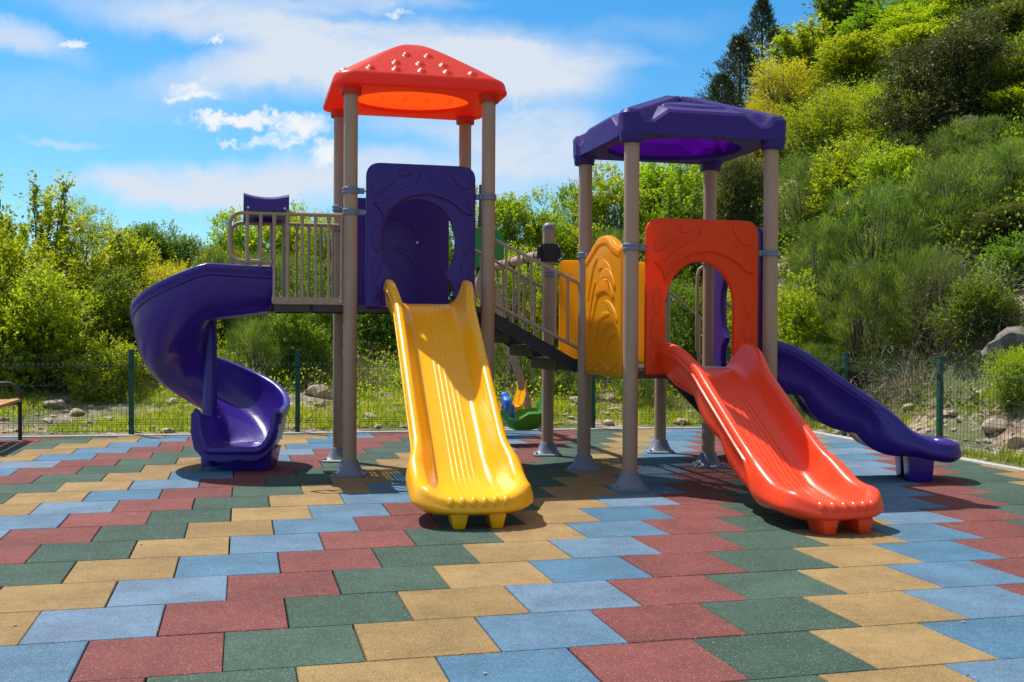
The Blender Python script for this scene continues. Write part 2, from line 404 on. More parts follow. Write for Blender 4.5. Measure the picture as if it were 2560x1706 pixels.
def deck(o, w, d, z, name='deck', shrink=.0):
    fr = MB(); t = .06
    x0, x1, y0, y1 = shrink, w - shrink, shrink, d - shrink
    for a, b, c2, d2 in ((x0, y0, x1, y0), (x0, y1, x1, y1), (x0, y0, x0, y1), (x1, y0, x1, y1), ((x0 + x1) / 2, y0, (x0 + x1) / 2, y1)):
        p, q = grd(a, b, o), grd(c2, d2, o); m = (p + q) / 2; dd = (q - p).normalized()
        fr.box(m + ZZ * (z - .027), ((q - p).length + .03, .03, .054), dd, ZZ.cross(dd), ZZ)
    ob = fr.build(name, DECKM, root, smooth=False)
    m = MB(); n = int((x1 - x0) / .032); k = int((y1 - y0) / .032); sx, sy = (x1 - x0) / n, (y1 - y0) / k
    for i in range(n):
        for j in range(k):
            a, b = x0 + i * sx, y0 + j * sy; h = .0085
            solid = (i % 12 == 0) or (j % 12 == 0)
            P4 = [(a, b), (a + sx, b), (a + sx, b + sy), (a, b + sy)]
            zz = z + .004
            if solid: m.add([grd(x, y, o) + ZZ * zz for x, y in P4], [(0, 1, 2, 3)])
            else:
                cx, cy = a + sx / 2, b + sy / 2; Q = [(cx - h, cy - h), (cx + h, cy - h), (cx + h, cy + h), (cx - h, cy + h)]
                m.add([grd(x, y, o) + ZZ * zz for x, y in P4 + Q], [(0, 1, 5, 4), (1, 2, 6, 5), (2, 3, 7, 6), (3, 0, 4, 7)])
    m.build('deck_plate', DECKM, ob, smooth=False)
    return ob
deck(LA, LW, LD, ZL)
deck(grd(-.62, .02, LA), .62, .9, ZL, 'balcony_deck')
deck(RA, RW, RD * 2, ZR)

# --- roofs
def red_roof():
    ctr = grd(LW / 2, LD / 2, LA); hx, hy = LW / 2 + .135, LD / 2 + .135; N = 96
    def outl(k, g=0):
        pts = []
        n = N // 4; rc = .16
        for s in range(4):
            a0 = s * 90
            cx = (hx - rc) * (1, -1, -1, 1)[s]; cy = (hy - rc) * (1, 1, -1, -1)[s]
            for i in range(25): 
                a = math.radians(a0 + 90 * i / 24); pts.append((cx + (rc + g) * math.cos(a), cy + (rc + g) * math.sin(a)))
            # straight
            nx = ((hx - rc) * (-1, -1, 1, 1)[s], (hy - rc) * (1, -1, -1, 1)[s])
            a = math.radians(a0 + 90); e = (nx[0] + (rc + g) * math.cos(a), nx[1] + (rc + g) * math.sin(a)); st = pts[-1]
            for i in range(1, 80): pts.append((lerp(st[0], e[0], i / 80), lerp(st[1], e[1], i / 80)))
        return pts
    ol = outl(0)
    def W(x, y, z): return ctr + U * x + V * y + ZZ * z
    zt, za, zb = 3.262, 3.665, 3.165
    def f(q):
        e = .035; return 1 - (math.sqrt(q * q + e) - math.sqrt(e)) / (math.sqrt(1 + e) - math.sqrt(e))
    ST = []
    for b, xs in ((.10, (-.66, -.33, 0, .33, .66)), (.27, (-.38, 0, .38)), (.50, (-.26, .26))):
        for a in xs:
            q = 1 - b; ST += [(a * hx * q, -hy * q), (a * hx * q, hy * q), (hx * q, a * hy * q), (-hx * q, a * hy * q)]
    ST = np.array(ST)
    def bump(x, y):
        d2 = float(((ST[:, 0] - x) ** 2 + (ST[:, 1] - y) ** 2).min()); R2 = .035 ** 2
        return .026 * math.sqrt(1 - d2 / R2) if d2 < R2 else 0
    rows = []; NR = 78
    for i in range(0, NR + 1):
        q = max(.004, i / NR * .985); z = zt + (za - zt) * f(q)
        rows.append([W(x * q, y * q, z + bump(x * q, y * q)) for x, y in ol])
    for g, z in ((-.004, zt - .004), (.006, zt - .02), (.012, zt - .05), (.022, zb + .02), (.020, zb + .004), (.010, zb - .004)):
        rows.append([W(x, y, z) for x, y in outl(0, g)])
    hole = []
    for x, y in ol:
        a = math.atan2(y / hy, x / hx); hole.append((.50 * math.cos(a), .44 * math.sin(a)))
    for t in (.25, .5, .75, 1): rows.append([W(lerp(x, h[0], t), lerp(y, h[1], t), zb - .004 if t < 1 else zb) for (x, y), h in zip(ol, hole)])
    rows.append([W(h[0] * 1.01, h[1] * 1.01, zb + .03) for h in hole])
    mb = MB(); mb.grid(rows, True)
    o = mb.build('roof', RROOF, root, angle=60); tag(o, 'red pyramid roof with round studs')
    for p in (A_, B_, C_, D_):
        m = MB(); m.lathe([(PR + .001, 3.10), (.082, 3.10), (.084, 3.105), (.086, 3.15), (.092, 3.17)], (p.x, p.y, 0), 28)
        m.build('collar', RROOF, o)
red_roof()

def purple_roof():
    ctr = grd(RW / 2, RD / 2, RA); hx, hy = RW / 2 + .10, RD / 2 + .10
    zb = 2.665
    def W(x, y, z): return ctr + U * (x * hx) + V * (y * hy) + ZZ * z
    N = 140
    def ht(a, b):
        t = max(abs(a), abs(b)); m = min(abs(a), abs(b))
        tt = max(t, .17); z = 2.770 + (1 - tt) * .195
        dorm = 1 - sstepl(.46, .64, m); hip = 1 - sstepl(.16, .25, t - m)
        hip *= 1 - sstepl(.93, 1.0, 1 - t * 0) * 0
        z += max(dorm * .084, hip * (.066 + .10 * (1 - tt)))
        rad = math.hypot(a, b * 1.0)
        z += .022 * (1 - sstepl(.70, .73, rad)) * (1 - sstepl(.16, .25, t - m) if False else 1) * (1 if hip < .5 else 0) * dorm
        z -= .02 * sstep(.97, 1, t)
        return z
    def sstepl(a, b, x): return min(1, max(0, (x - a) / (b - a)))
    # rounded corners: pull grid points in
    def pos(a, b):
        s = 1.0; aa, bb = abs(a), abs(b)
        rc = .10
        if aa > 1 - rc and bb > 1 - rc:
            dx, dy = (aa - (1 - rc)) / rc, (bb - (1 - rc)) / rc; l = math.hypot(dx, dy); mx = max(dx, dy)
            if l > 0: aa, bb = (1 - rc) + dx / l * mx * rc, (1 - rc) + dy / l * mx * rc
        return math.copysign(aa, a), math.copysign(bb, b)
    # fascia pushed in slightly between the corners
    rows = []
    cs = [-1 + 2 * i / N for i in range(N + 1)]
    for b in cs:
        r = []
        for a in cs:
            x, y = pos(a, b); t = max(abs(a), abs(b)); m = min(abs(a), abs(b))
            inn = .035 * (1 - sstep(.70, .82, m)) * sstep(.8, 1, t)
            if abs(a) >= abs(b): x -= math.copysign(inn, x)
            else: y -= math.copysign(inn, y)
            r.append(W(x, y, ht(a, b)))
        rows.append(r)
    mb = MB(); mb.grid(rows)
    # border loop
    loop = [(a, -1) for a in cs[:-1]] + [(1, b) for b in cs[:-1]] + [(a, 1) for a in cs[::-1][:-1]] + [(-1, b) for b in cs[::-1][:-1]]
    def bp(a, b, z, ex=0):
        x, y = pos(a, b); m = min(abs(a), abs(b)); inn = .035 * (1 - sstep(.70, .82, m)) - ex
        if abs(a) >= abs(b): x -= math.copysign(inn, x)
        else: y -= math.copysign(inn, y)
        return W(x, y, z)
    rr = [[bp(a, b, ht(a, b)) for a, b in loop]]
    for k in range(1, 6): rr.append([bp(a, b, lerp(ht(a, b), zb, k / 5), .006 * k / 5) for a, b in loop])
    hole = []
    for a, b in loop:
        an = math.atan2(b, a); hole.append((.80 * math.cos(an), .80 * math.sin(an)))
    for k in range(1, 7):
        t = k / 6; rr.append([bp(a, b, zb).lerp(W(h[0], h[1], zb + .0), t) for (a, b), h in zip(loop, hole)])
    rr.append([W(h[0] * 1.0, h[1] * 1.0, zb + .035) for h in hole])
    mb.grid(rr, True)
    o = mb.build('roof', PROOF, root, angle=12); tag(o, 'faceted purple roof with stepped ridges')
    m = MB()
    for p, sx, sy in ((E_, -1, -1), (F_, -1, 1), (G_, 1, -1), (H_, 1, 1)):
        c = p + U * (.008 * sx) + V * (.008 * sy)
        m.lathe([(PR, 2.60), (.080, 2.60), (.083, 2.604, .35), (.088, 2.64, .55), (.090, zb + .01, .7)], (c.x, c.y, 0), 32)
        m.build('collar', PROOF, o); m = MB()
purple_roof()

# --- slides
def slide(name, mat, P0, P1, zdeck, w0, wm, w1, h0, hm, h1, label, cap=.30, scal=0.0, feet=True, ridges=True, s_flat=.62, depth=.05, knuck=6, foot_w=.085, foot_x=.115, s_top=.20, hend=.145, hump=.022, foot_s=.13):
    P0, P1 = Vector(P0), Vector(P1); L = (P1 - P0).length; T = (P1 - P0) / L; Rt = T.cross(ZZ)
    s1 = L - cap
    # floor centre-line height
    ks = [0, s_top, s_top + .16, L - s_flat - .12, L - s_flat + .18, L - .1, L]
    slope = (zdeck - hend) / (L - s_flat - s_top)
    zs = [zdeck, zdeck, zdeck - slope * .12, hend + slope * .08, hend - .02 + .0, hend - .035, hend - .035]
    n = 400; xs = np.linspace(0, L, n); zz = np.interp(xs, ks, zs)
    for _ in range(3):
        k = np.ones(25) / 25; zz = np.convolve(np.pad(zz, 12, mode='edge'), k, 'valid')
    dz = np.gradient(zz, xs)
    def fr(s):
        ss = min(max(s, 0), L); z = interp(xs, zz, ss); d = interp(xs, dz, ss)
        nx = 1 / math.sqrt(1 + d * d); return P0 + T * s + ZZ * z, (ZZ - T * d) * nx
    Wd = lambda s: (w0 + (wm - w0) * sstep(.15, .5, s)) + (w1 - wm) * sstep(L - .88, L - .58, s)
    hc = max(h1, .135)
    Hh = lambda s: h0 + (hm - h0) * sstep(.2, .6, s) + (hc - hm) * sstep(L - .75, L - .25, s) + hump * math.exp(-((s - (L - .66)) / .16) ** 2)
    # outline with medial points
    O = []
    ns = 64
    for i in range(ns + 1):
        s = s1 * i / ns; O.append(((-1, s), (0, s), s))
    na = 30
    for i in range(1, na):
        a = math.pi * i / na; O.append(((math.cos(math.pi - a), math.sin(a)), 'c', a))
    for i in range(ns, -1, -1):
        s = s1 * i / ns; O.append(((1, s), (0, s), s))
    qs = [0] + [i * .022 for i in range(1, 19)] + [.46, .52, .58, .63, .68, .72, .76, .79, .82, .85, .88, .91, .94, .965, .985, 1.0]
    def prof(d, Hw, Wl):      # height by distance from the edge (m)
        r = Wl
        fil = .12
        if d < 2 * r:          # rail rounding
            x = (d - r) / r; x = max(-1, min(1, x))
            if d <= r: return Hw - r + r * math.sqrt(max(0, 1 - x * x))
            return Hw - r * (1 - math.sqrt(max(0, 1 - (x * .8) ** 2)))
        x = min(1, (d - 2 * r) / fil); hs = Hw - r * .4
        return hs * (1 - x) ** 2.6 if x < 1 else 0
    rows = []
    for (ox, m, par) in O:
        row = []
        if m == 'c':
            a = par; W = Wd(L - .15); p = 2.35
            ca, sa = ox[0], ox[1]; ex = abs(ca) ** (2 / p) * math.copysign(1, ca); ey = abs(sa) ** (2 / p)
            oxx, oss = ex * W, s1 + ey * cap; mx, ms = 0, s1
            Hw = Hh(s1 + cap * ey) if True else 0
            Hw = lerp(Hh(s1), h1, sstep(.35, 1, sa))
        else:
            W = Wd(par); oxx, oss = ox[0] * W, par; mx, ms = 0, par; Hw = Hh(par)
        l = math.hypot(oxx - mx, oss - ms); ee = 1.0 if m == 'c' else sstep(L - .85, L - .58, par); rr0 = lerp(.033, .050, ee)
        for q in qs:
            x, s = mx + (oxx - mx) * q, ms + (oss - ms) * q; d = l * (1 - q); h = prof(d, Hw, rr0)
            if ridges and abs(x + .02) < .10 and m != 'c':
                am = .0045 * sstep(.10, .2, s) * (1 - sstep(s1 - .25, s1, s)) * (1 - sstep(.085, .10, abs(x + .02)))
                h += am * max(0, math.cos((x + .02) * 2 * math.pi / .034)) ** .7
            c, nn = fr(s); row.append(c + Rt * x + nn * h)
        # outer skirt
        sc = abs(math.sin(max(0, (par if m != 'c' else s1) - .05) * math.pi / .42)) * scal * (1 - sstep(L - .7, L - .3, par if m != 'c' else L))
        dep = lerp(depth, .03, ee) + sc
        A1 = [(.0, Hw - .05), (-.004, Hw - .062), (.006, Hw - .068), (.006, Hw - .085), (-.010, Hw - .10), (-.018, lerp(Hw - .1, -dep, .5)), (-.028, -dep + .02), (-.05, -dep)]
        B1 = [(.012 * math.sin(math.pi * tt) - .05 * max(0, tt - .55) ** 1.5 / .3, lerp(Hw - rr0, -dep, tt)) for tt in (.1, .22, .34, .46, .6, .75, .9, 1)]
        for (g0, k0), (g1, k1) in zip(A1, B1):
            g, hh = lerp(g0, g1, ee), lerp(k0, k1, ee)
            k = 1 + g / max(l, .05); x, s = mx + (oxx - mx) * k, ms + (oss - ms) * k
            c, nn = fr(s); row.append(c + Rt * x + nn * hh)
        for q in (.6, .3, 0):
            x, s = mx + (oxx - mx) * q, ms + (oss - ms) * q; c, nn = fr(s); row.append(c + Rt * x + nn * (-dep * .8))
        rows.append(row)
    mb = MB(); mb.grid(rows)
    # close mouth end
    ob = mb.build(name, mat, root, angle=50); tag(ob, label)
    if knuck:
        m = MB(); W = Wd(L - .15)
        for i in range(knuck):
            t = (i - (knuck - 1) / 2) / (knuck - 1); x = t * .34 + .0
            k = abs(x / W); ss = s1 + cap * (1 - k ** 2.35) ** (1 / 2.35) - .040
            c, nn = fr(ss); m.ball(c + Rt * x + nn * (h1 - .040), (.031, .050, .047), Rt, (T - Rt * (t * .3)).normalized(), nn, 18, 12)
        m.build('lip_knuckle', mat, ob)
    if feet:
        for sx in (-1, 1):
            m = MB(); s = L - foot_s; c, nn = fr(s); top = c + Rt * (foot_x * sx) - ZZ * .02; zt = top.z
            b = Vector((top.x, top.y, 0)); a1, a2 = foot_w / 2 + .012, foot_w / 2 - .008
            vs = [b + Rt * (i * a2) + T * (j * .09) for j in (-1, 1) for i in (-1, 1)] + [b + ZZ * zt + Rt * (i * a1) + T * (j * .10) for j in (-1, 1) for i in (-1, 1)]
            m.add(vs, [(0, 1, 3, 2), (4, 6, 7, 5), (0, 4, 5, 1), (2, 3, 7, 6), (0, 2, 6, 4), (1, 5, 7, 3)]); m.build('foot', mat, ob, bevel=.012)
    return ob
slide('slide', YEL, (-.715, 8.93, 0), (-.185, 6.36, 0), ZL + .02, .355, .32, .37, .20, .175, .08, 'yellow ridged slide with round lip', s_flat=.55, scal=.02)
slide('slide', COR, (1.445, 8.22, 0), (1.99, 6.25, 0), ZR + .02, .355, .295, .325, .20, .18, .08, 'coral red ridged slide', s_flat=.60, scal=.05)
slide('slide', PUR, (1.93, 8.86, 0), (3.62, 8.70, 0), ZR + .02, .31, .28, .29, .225, .215, .13, 'dark purple slide running right towards fence', cap=.22, s_flat=.42, scal=.085, depth=.09, knuck=0, foot_w=.17, foot_x=.13, hend=.22, hump=.0, foot_s=.34)

def spiral():
    Cc = Vector((-2.63, 9.34, 0)); rin, rout = .05, .66
    heads = []
    path = []   # (center point of inner edge, outward dir, z, outer wall h, inner wall h)
    Ls = .545
    z0 = ZL + .0
    n1 = 10
    for i in range(n1):
        t = i / n1; base = Cc + U * (Ls * (1 - t)); path.append((base, -V, z0 - .02 * t))
    tot = 283; n2 = 90; z1 = .20
    for i in range(n2 + 1):
        ph = math.radians(tot * i / n2); d = (-V * math.cos(ph) - U * math.sin(ph))
        t = i / n2; zz = (z0 - .02) + (z1 - z0 + .02) * (t * .96 + .04 * sstep(0, 1, t)) 
        zz = lerp(z0 - .02, z1, min(1, t * 1.06 if t > .1 else t * 1.06)) if False else (z0 - .02) - (z0 - .02 - z1) * (1.08 * t - .08 * t ** 4)
        path.append((Cc.copy(), d, zz))
    ph = math.radians(tot); d = (-V * math.cos(ph) - U * math.sin(ph)); hd = d.cross(ZZ); 
    if hd.y > 0: hd = -hd
    Lx = .46
    for i in range(1, 11):
        t = i / 10; path.append((Cc + hd * (Lx * t), d, z1 - .02 * t))
    rows = []; N = len(path); prev = None
    for k, (c, d, z) in enumerate(path):
        e = max(0, (k - (N - 22)) / 21.0); st = max(0, 1 - k / 12)
        Ho = lerp(lerp(.34, .30, e), .30, st); Hi = lerp(lerp(.11, .30, e), .22, st)
        ri = lerp(lerp(rin, -.035, e), .14, st) ; ro = lerp(rout, .72, e); dp = lerp(.17, .05, max(0, 1 - k / 26)) if e <= 0 else lerp(.17, .085, e)
        if k == N - 1: pass
        mid = (ri + ro) / 2; hw = (ro - ri) / 2
        tilt = lerp(.05, 0, max(e, st))
        # profile offsets (r, h) inner surface then outer surface
        pf = []
        for a in np.linspace(0, math.pi, 7): pf.append((ri + .028 + .028 * math.cos(math.pi - a) * 1 - 0, Hi + .018 * math.sin(a)))
        for t in np.linspace(0, 1, 8)[1:]: pf.append((ri + .056 + .10 * t, Hi * (1 - t) ** 2.2))
        for t in np.linspace(0, 1, 6)[1:]: pf.append((lerp(ri + .156, ro - .23, t), 0))
        for t in np.linspace(0, 1, 10)[1:]: pf.append((ro - .23 + .17 * math.sin(t * math.pi / 2), Ho * (1 - math.cos(t * math.pi / 2))))
        for a in np.linspace(math.pi, 0, 8): pf.append((ro - .03 + .03 * math.cos(a), Ho + .018 * math.sin(a)))
        pf += [(ro + .0, Ho - .035), (ro - .012, Ho - .045), (ro - .012, Ho - .075), (ro - .03, Ho - .085)]
        for t in np.linspace(0, 1, 9)[1:]: pf.append((ro - .03 - .24 * (1 - math.cos(t * math.pi / 2)), lerp(Ho - .085, -dp, math.sin(t * math.pi / 2))))
        pf += [(lerp(ro - .27, ri + .03, t), -dp + .012 * math.sin(t * 9.4)) for t in (.2, .4, .6, .8, 1)] + [(ri + .10 * e, -dp * .8), (ri + .025 * e, -dp * .2 + .03 * e), (ri - .004, Hi * .5)]
        rows.append([c + d * r + ZZ * (z + h + (r - mid) * tilt) for r, h in pf])
    mb = MB(); mb.grid(rows, True)
    # end caps
    m0 = len(rows[0])
    ob = mb.build('slide', PUR, root, angle=55); tag(ob, 'purple spiral slide')
    ec = MB(); er = rows[-1]; ec.add(er, [tuple(range(len(er)))]); ec.build('lip_front', PUR, ob, smooth=False)
    # exit lip rolled rim following the end section
    c, d, z = path[-1]
    endrow = rows[-1]; lip = MB(); pts = endrow[3:7 + 7 + 5 + 9 + 5]
    pts = [p + hd * .005 for p in pts]
    lip.tube(pts, [.034] * len(pts), 12); lip.build('rim', PUR, ob)
    # centre pole
    m = MB(); m.lathe([(.075, 0), (.075, .30), (.062, .5), (.058, ZL - .02), (.05, ZL + .0)], (Cc.x, Cc.y, 0), 24); m.build('pole', PUR, ob)
    # support box under the exit
    bc = Cc + d * .385 + hd * .18
    m = MB(); q = d
    def fb(z, a, b): return [Vector((bc.x, bc.y, z)) + q * (i * a) + hd * (j * b) for i, j in ((-1, -1), (1, -1), (1, 1), (-1, 1))]
    m.add(fb(0, .20, .17) + fb(.18, .235, .20), [(0, 3, 2, 1), (4, 5, 6, 7), (0, 1, 5, 4), (1, 2, 6, 5), (2, 3, 7, 6), (3, 0, 4, 7)]); m.build('foot', PUR, ob, bevel=.012)
    bc = Cc + d * .19 + hd * .24
    m = MB(); m.add(fb(0, .035, .06) + fb(.16, .05, .07), [(0, 3, 2, 1), (4, 5, 6, 7), (0, 1, 5, 4), (1, 2, 6, 5), (2, 3, 7, 6), (3, 0, 4, 7)]); m.build('foot', PUR, ob, bevel=.01)
spiral()

# --- panels
def teardrop(cx, cy, w, h, rot=0, n=18):
    pts = []
    for i in range(n):
        a = 2 * math.pi * i / n; x = w / 2 * math.sin(a) * (math.sin(a / 2) ** .6); y = h / 2 * math.cos(a)
        pts.append((x, -y))
    r = math.radians(rot); return [(cx + x * math.cos(r) - y * math.sin(r), cy + x * math.sin(r) + y * math.cos(r)) for x, y in pts][::-1]
def smooth_loop(pts, n=5):
    out = []; N = len(pts)
    for i in range(N):
        p0, p1, p2, p3 = [Vector(pts[(i + k) % N]) for k in (-1, 0, 1, 2)]
        for j in range(n):
            t = j / n; out.append(tuple(.5 * ((2 * p1) + (-p0 + p2) * t + (2 * p0 - 5 * p1 + 4 * p2 - p3) * t * t + (-p0 + 3 * p1 - 3 * p2 + p3) * t ** 3)))
    return out
def dolphin_arc():
    """a leaping fish body arched over an opening; panel units (w .91, h 1.19)"""
    pts = [(.055, .855), (.135, .862), (.20, .915), (.30, .985), (.40, 1.035), (.43, 1.075), (.44, 1.12), (.475, 1.125), (.52, 1.09), (.565, 1.05), (.66, 1.02), (.76, .965), (.83, .895), (.865, .815), (.875, .775),
           (.80, .80), (.73, .86), (.64, .905), (.52, .935), (.40, .925), (.30, .885), (.22, .82), (.165, .765), (.155, .70), (.13, .76), (.10, .81)]
    return smooth_loop(pts, 4)
def arch_panel(O, ax, nn, mat, label, pinch=True, W=.91, Hh=1.19, name='panel'):
    out = rnd_poly([(0, 0), (W, 0), (W, Hh), (0, Hh)], [.012, .012, .12, .12], 8)
    cx = W * .475
    if pinch:
        hole = [(cx - .30, .02), (cx - .30, .12), (cx - .285, .20), (cx - .215, .27), (cx - .235, .31), (cx - .285, .38), (cx - .305, .50)] + \
               arc(cx, .56, .308, .335, 175, 5, 20) + [(cx + .305, .50), (cx + .285, .38), (cx + .24, .31), (cx + .215, .28), (cx + .285, .20), (cx + .30, .12), (cx + .30, .02)]
    else:
        hole = [(cx - .283, .02), (cx - .283, .50)] + arc(cx, .52, .283, .345, 178, 2, 22) + [(cx + .283, .50), (cx + .283, .02)]
    mb = MB(); plate(mb, out, [hole[::-1]], .055, .016, O, ax, ZZ, nn)
    ob = mb.build(name, mat, root, angle=35); tag(ob, label)
    m = MB(); Of = Vector(O) + Vector(nn) * .0275
    def rl(loop, h=.009): plate(m, loop, [], h * 2, h * .8, Of, ax, ZZ, nn)
    rl(dolphin_arc(), .018)
    for td in ((.085, .56, .095, .22, 0), (.075, .31, .085, .19, 0), (.07, .12, .07, .14, 0), (W - .085, .55, .095, .22, 0), (W - .085, .31, .085, .19, 0), (W - .08, .12, .07, .14, 0)):
        rl(teardrop(td[0], td[1], td[2], td[3]))
    rl(smooth_loop([(.055, .96), (.06, 1.02), (.12, 1.045), (.23, 1.05), (.17, .985), (.10, .93)], 4))
    rl(smooth_loop([(.26, 1.10), (.30, 1.145), (.38, 1.115), (.30, 1.08)], 4))
    rl(smooth_loop([(.70, 1.14), (.72, 1.08), (.78, 1.01), (.85, 1.0), (.87, 1.06), (.82, 1.13), (.76, 1.15)], 4))
    m.build('relief', mat, ob, angle=60)
    m = MB(); p = Of + Vector(ax) * .80 + ZZ * .875 + Vector(nn) * .012
    ring = [p + (Vector(ax) * math.cos(a) + ZZ * math.sin(a)) * .02 for a in np.linspace(0, 2 * math.pi, 16, endpoint=False)]
    m.tube(ring, .006, 8, closed=True); m.ball(p, (.009, .009, .009)); m.build('eye', mat, ob)
    return ob
arch_panel(grd(.125, -.005, LA) + ZZ * (ZL - .02), U, -V, PURP, 'purple panel with arched opening and leaping fish relief')
arch_panel(grd(.112, -.005, RA) + ZZ * (ZR - .03), U, -V, ORP, 'orange panel with arched opening and leaping fish relief', pinch=False, W=.923)
arch_panel(grd(RW + .01, .12, RA) + ZZ * (ZR - .03), V, U, PURP, 'purple side panel with arched opening', pinch=True, W=.88, Hh=1.17)

def back_panel():   # solid purple rear panel with curved grooves
    O = grd(.10, LD, LA) + ZZ * (ZL - .01); W, Hh = .90, 1.01
    out = rnd_poly([(0, 0), (W, 0), (W, Hh), (0, Hh)], .03, 4)
    def groove(cx, cy, r, a0, a1, t=.022): return arc(cx, cy, r + t, r + t, a0, a1, 10) + arc(cx, cy, r - t, r - t, a1, a0, 10)
    hs = []
    mb = MB(); plate(mb, out, [], .04, .010, O, U, ZZ, -V); ob = mb.build('panel', PURP, root, angle=35); tag(ob, 'solid purple rear panel')
    m = MB(); Of = O - V * .02
    for cx, cy, r, a0, a1 in ((.36, .62, .23, 60, 125), (.36, .62, .26, -5, 55), (.36, .30, .26, 20, 80)):
        plate(m, groove(cx, cy, r, a0, a1), [], .018, .007, Of, U, ZZ, -V)
    m.build('curved_rib', PURP, ob)
    for x, y in ((.27, .845), (.60, .615), (.28, .42)): m = MB(); m.add(*_bolt(Of + U * x + ZZ * y, -V, .012, .016)); m.build('bolt', STEEL, ob)
back_panel()

def yellow_front():  # side panel between E and F with waves and a fish, thick
    W, Hh = RD - .24, 1.11
    O = grd(-.0, .12, RA) + ZZ * (ZR - .06)
    out = smooth_loop([(0, .03), (.03, 0), (.3, -.012), (W - .3, -.012), (W - .03, 0), (W, .03)], 2)[:0]
    top = [(W, .90), (W - .02, .97), (W - .10, 1.00), (W - .17, 1.06), (W - .32, 1.125), (W - .50, 1.13), (W - .66, 1.08), (W - .76, 1.03), (.02, 1.02), (0, .98)]
    out = rnd_poly([(0, 0), (W, 0)] + top, .035, 3)
    mb = MB(); plate(mb, out, [], .075, .022, O, V, ZZ, -U); ob = mb.build('panel', YELP, root, angle=35); tag(ob, 'yellow side panel with fish and wave relief')
    m = MB(); Of = O - U * .0375
    def strip(pts, w, h=.016, taper=True):
        h *= .42; w *= 1.1
        P = [Vector(p) for p in smooth_open(pts)]; n = len(P); L, R = [], []
        for i in range(n):
            t = (P[min(n - 1, i + 1)] - P[max(0, i - 1)]).normalized(); q = Vector((-t.y, t.x)); ww = w / 2 * (math.sin(math.pi * (i + .5) / n) ** .5 if taper else 1)
            L.append(tuple(P[i] + q * ww)); R.append(tuple(P[i] - q * ww))
        plate(m, (L + R[::-1])[::-1], [], h * 2, h * .8, Of, V, ZZ, -U)
    def smooth_open(pts):
        out = []
        for i in range(len(pts) - 1):
            p0, p1, p2, p3 = [Vector(pts[max(0, min(len(pts) - 1, i + k))]) for k in (-1, 0, 1, 2)]
            for j in range(6):
                t = j / 6; out.append(.5 * ((2 * p1) + (-p0 + p2) * t + (2 * p0 - 5 * p1 + 4 * p2 - p3) * t * t + (-p0 + 3 * p1 - 3 * p2 + p3) * t ** 3))
        out.append(Vector(pts[-1])); return out
    x = lambda t: W * (1 - t)            # t = 0 far edge (left in view), 1 near edge
    strip([(x(.03), .93), (x(.2), 1.0), (x(.42), 1.08), (x(.62), 1.075), (x(.80), 1.0), (x(.97), .96)], .05, .018, False)
    strip([(x(.10), .62), (x(.14), .75), (x(.25), .90), (x(.36), .96)], .06)
    strip([(x(.12), .40), (x(.16), .56), (x(.24), .70), (x(.32), .77)], .055)
    strip([(x(.16), .26), (x(.20), .42), (x(.28), .56), (x(.38), .66), (x(.52), .70)], .05)
    strip([(x(.40), .86), (x(.50), .90), (x(.66), .86), (x(.78), .78)], .07)
    strip([(x(.44), .76), (x(.56), .82), (x(.72), .80), (x(.86), .70)], .075, .028)   # fish back
    strip([(x(.34), .66), (x(.48), .72), (x(.66), .72), (x(.82), .62)], .10, .030)
    strip([(x(.60), .60), (x(.72), .56), (x(.84), .50), (x(.92), .44)], .06, .022)
    strip([(x(.30), .22), (x(.36), .36), (x(.50), .48), (x(.70), .50)], .05)
    strip([(x(.44), .16), (x(.50), .30), (x(.62), .40), (x(.80), .42)], .05)
    strip([(x(.56), .14), (x(.64), .26), (x(.76), .34), (x(.90), .34)], .05)
    strip([(x(.08), .13), (x(.2), .10), (x(.32), .08), (x(.45), .12), (x(.58), .08), (x(.72), .06), (x(.86), .10), (x(.95), .13)], .03, .012)
    for a in (.15, .35, .65, .85): m.ball(Of + V * x(a) + ZZ * .05, (.035, .018, .012), V, ZZ, U)
    m.ball(Of + V * x(.70) + ZZ * .76 - U * .025, (.015, .015, .015))
    m.build('relief', YELP, ob, angle=60)
yellow_front()
def yellow_back():
    O = grd(.11, RD * 2, RA) + ZZ * (ZR - .01); W, Hh = .92, .99
    mb = MB(); plate(mb, rnd_poly([(0, 0), (W, 0), (W, Hh), (0, Hh)], [.02, .02, .05, .05], 5), [], .05, .014, O, U, ZZ, -V)
    ob = mb.build('panel', YELP, root, angle=35); tag(ob, 'plain yellow rear panel')
    for x, z in ((.1, .86), (W - .06, .5), (.1, .12)): m = MB(); m.add(*_bolt(O + U * x + ZZ * z - V * .022, -V, .012, .014)); m.build('bolt', STEEL, ob)
yellow_back()

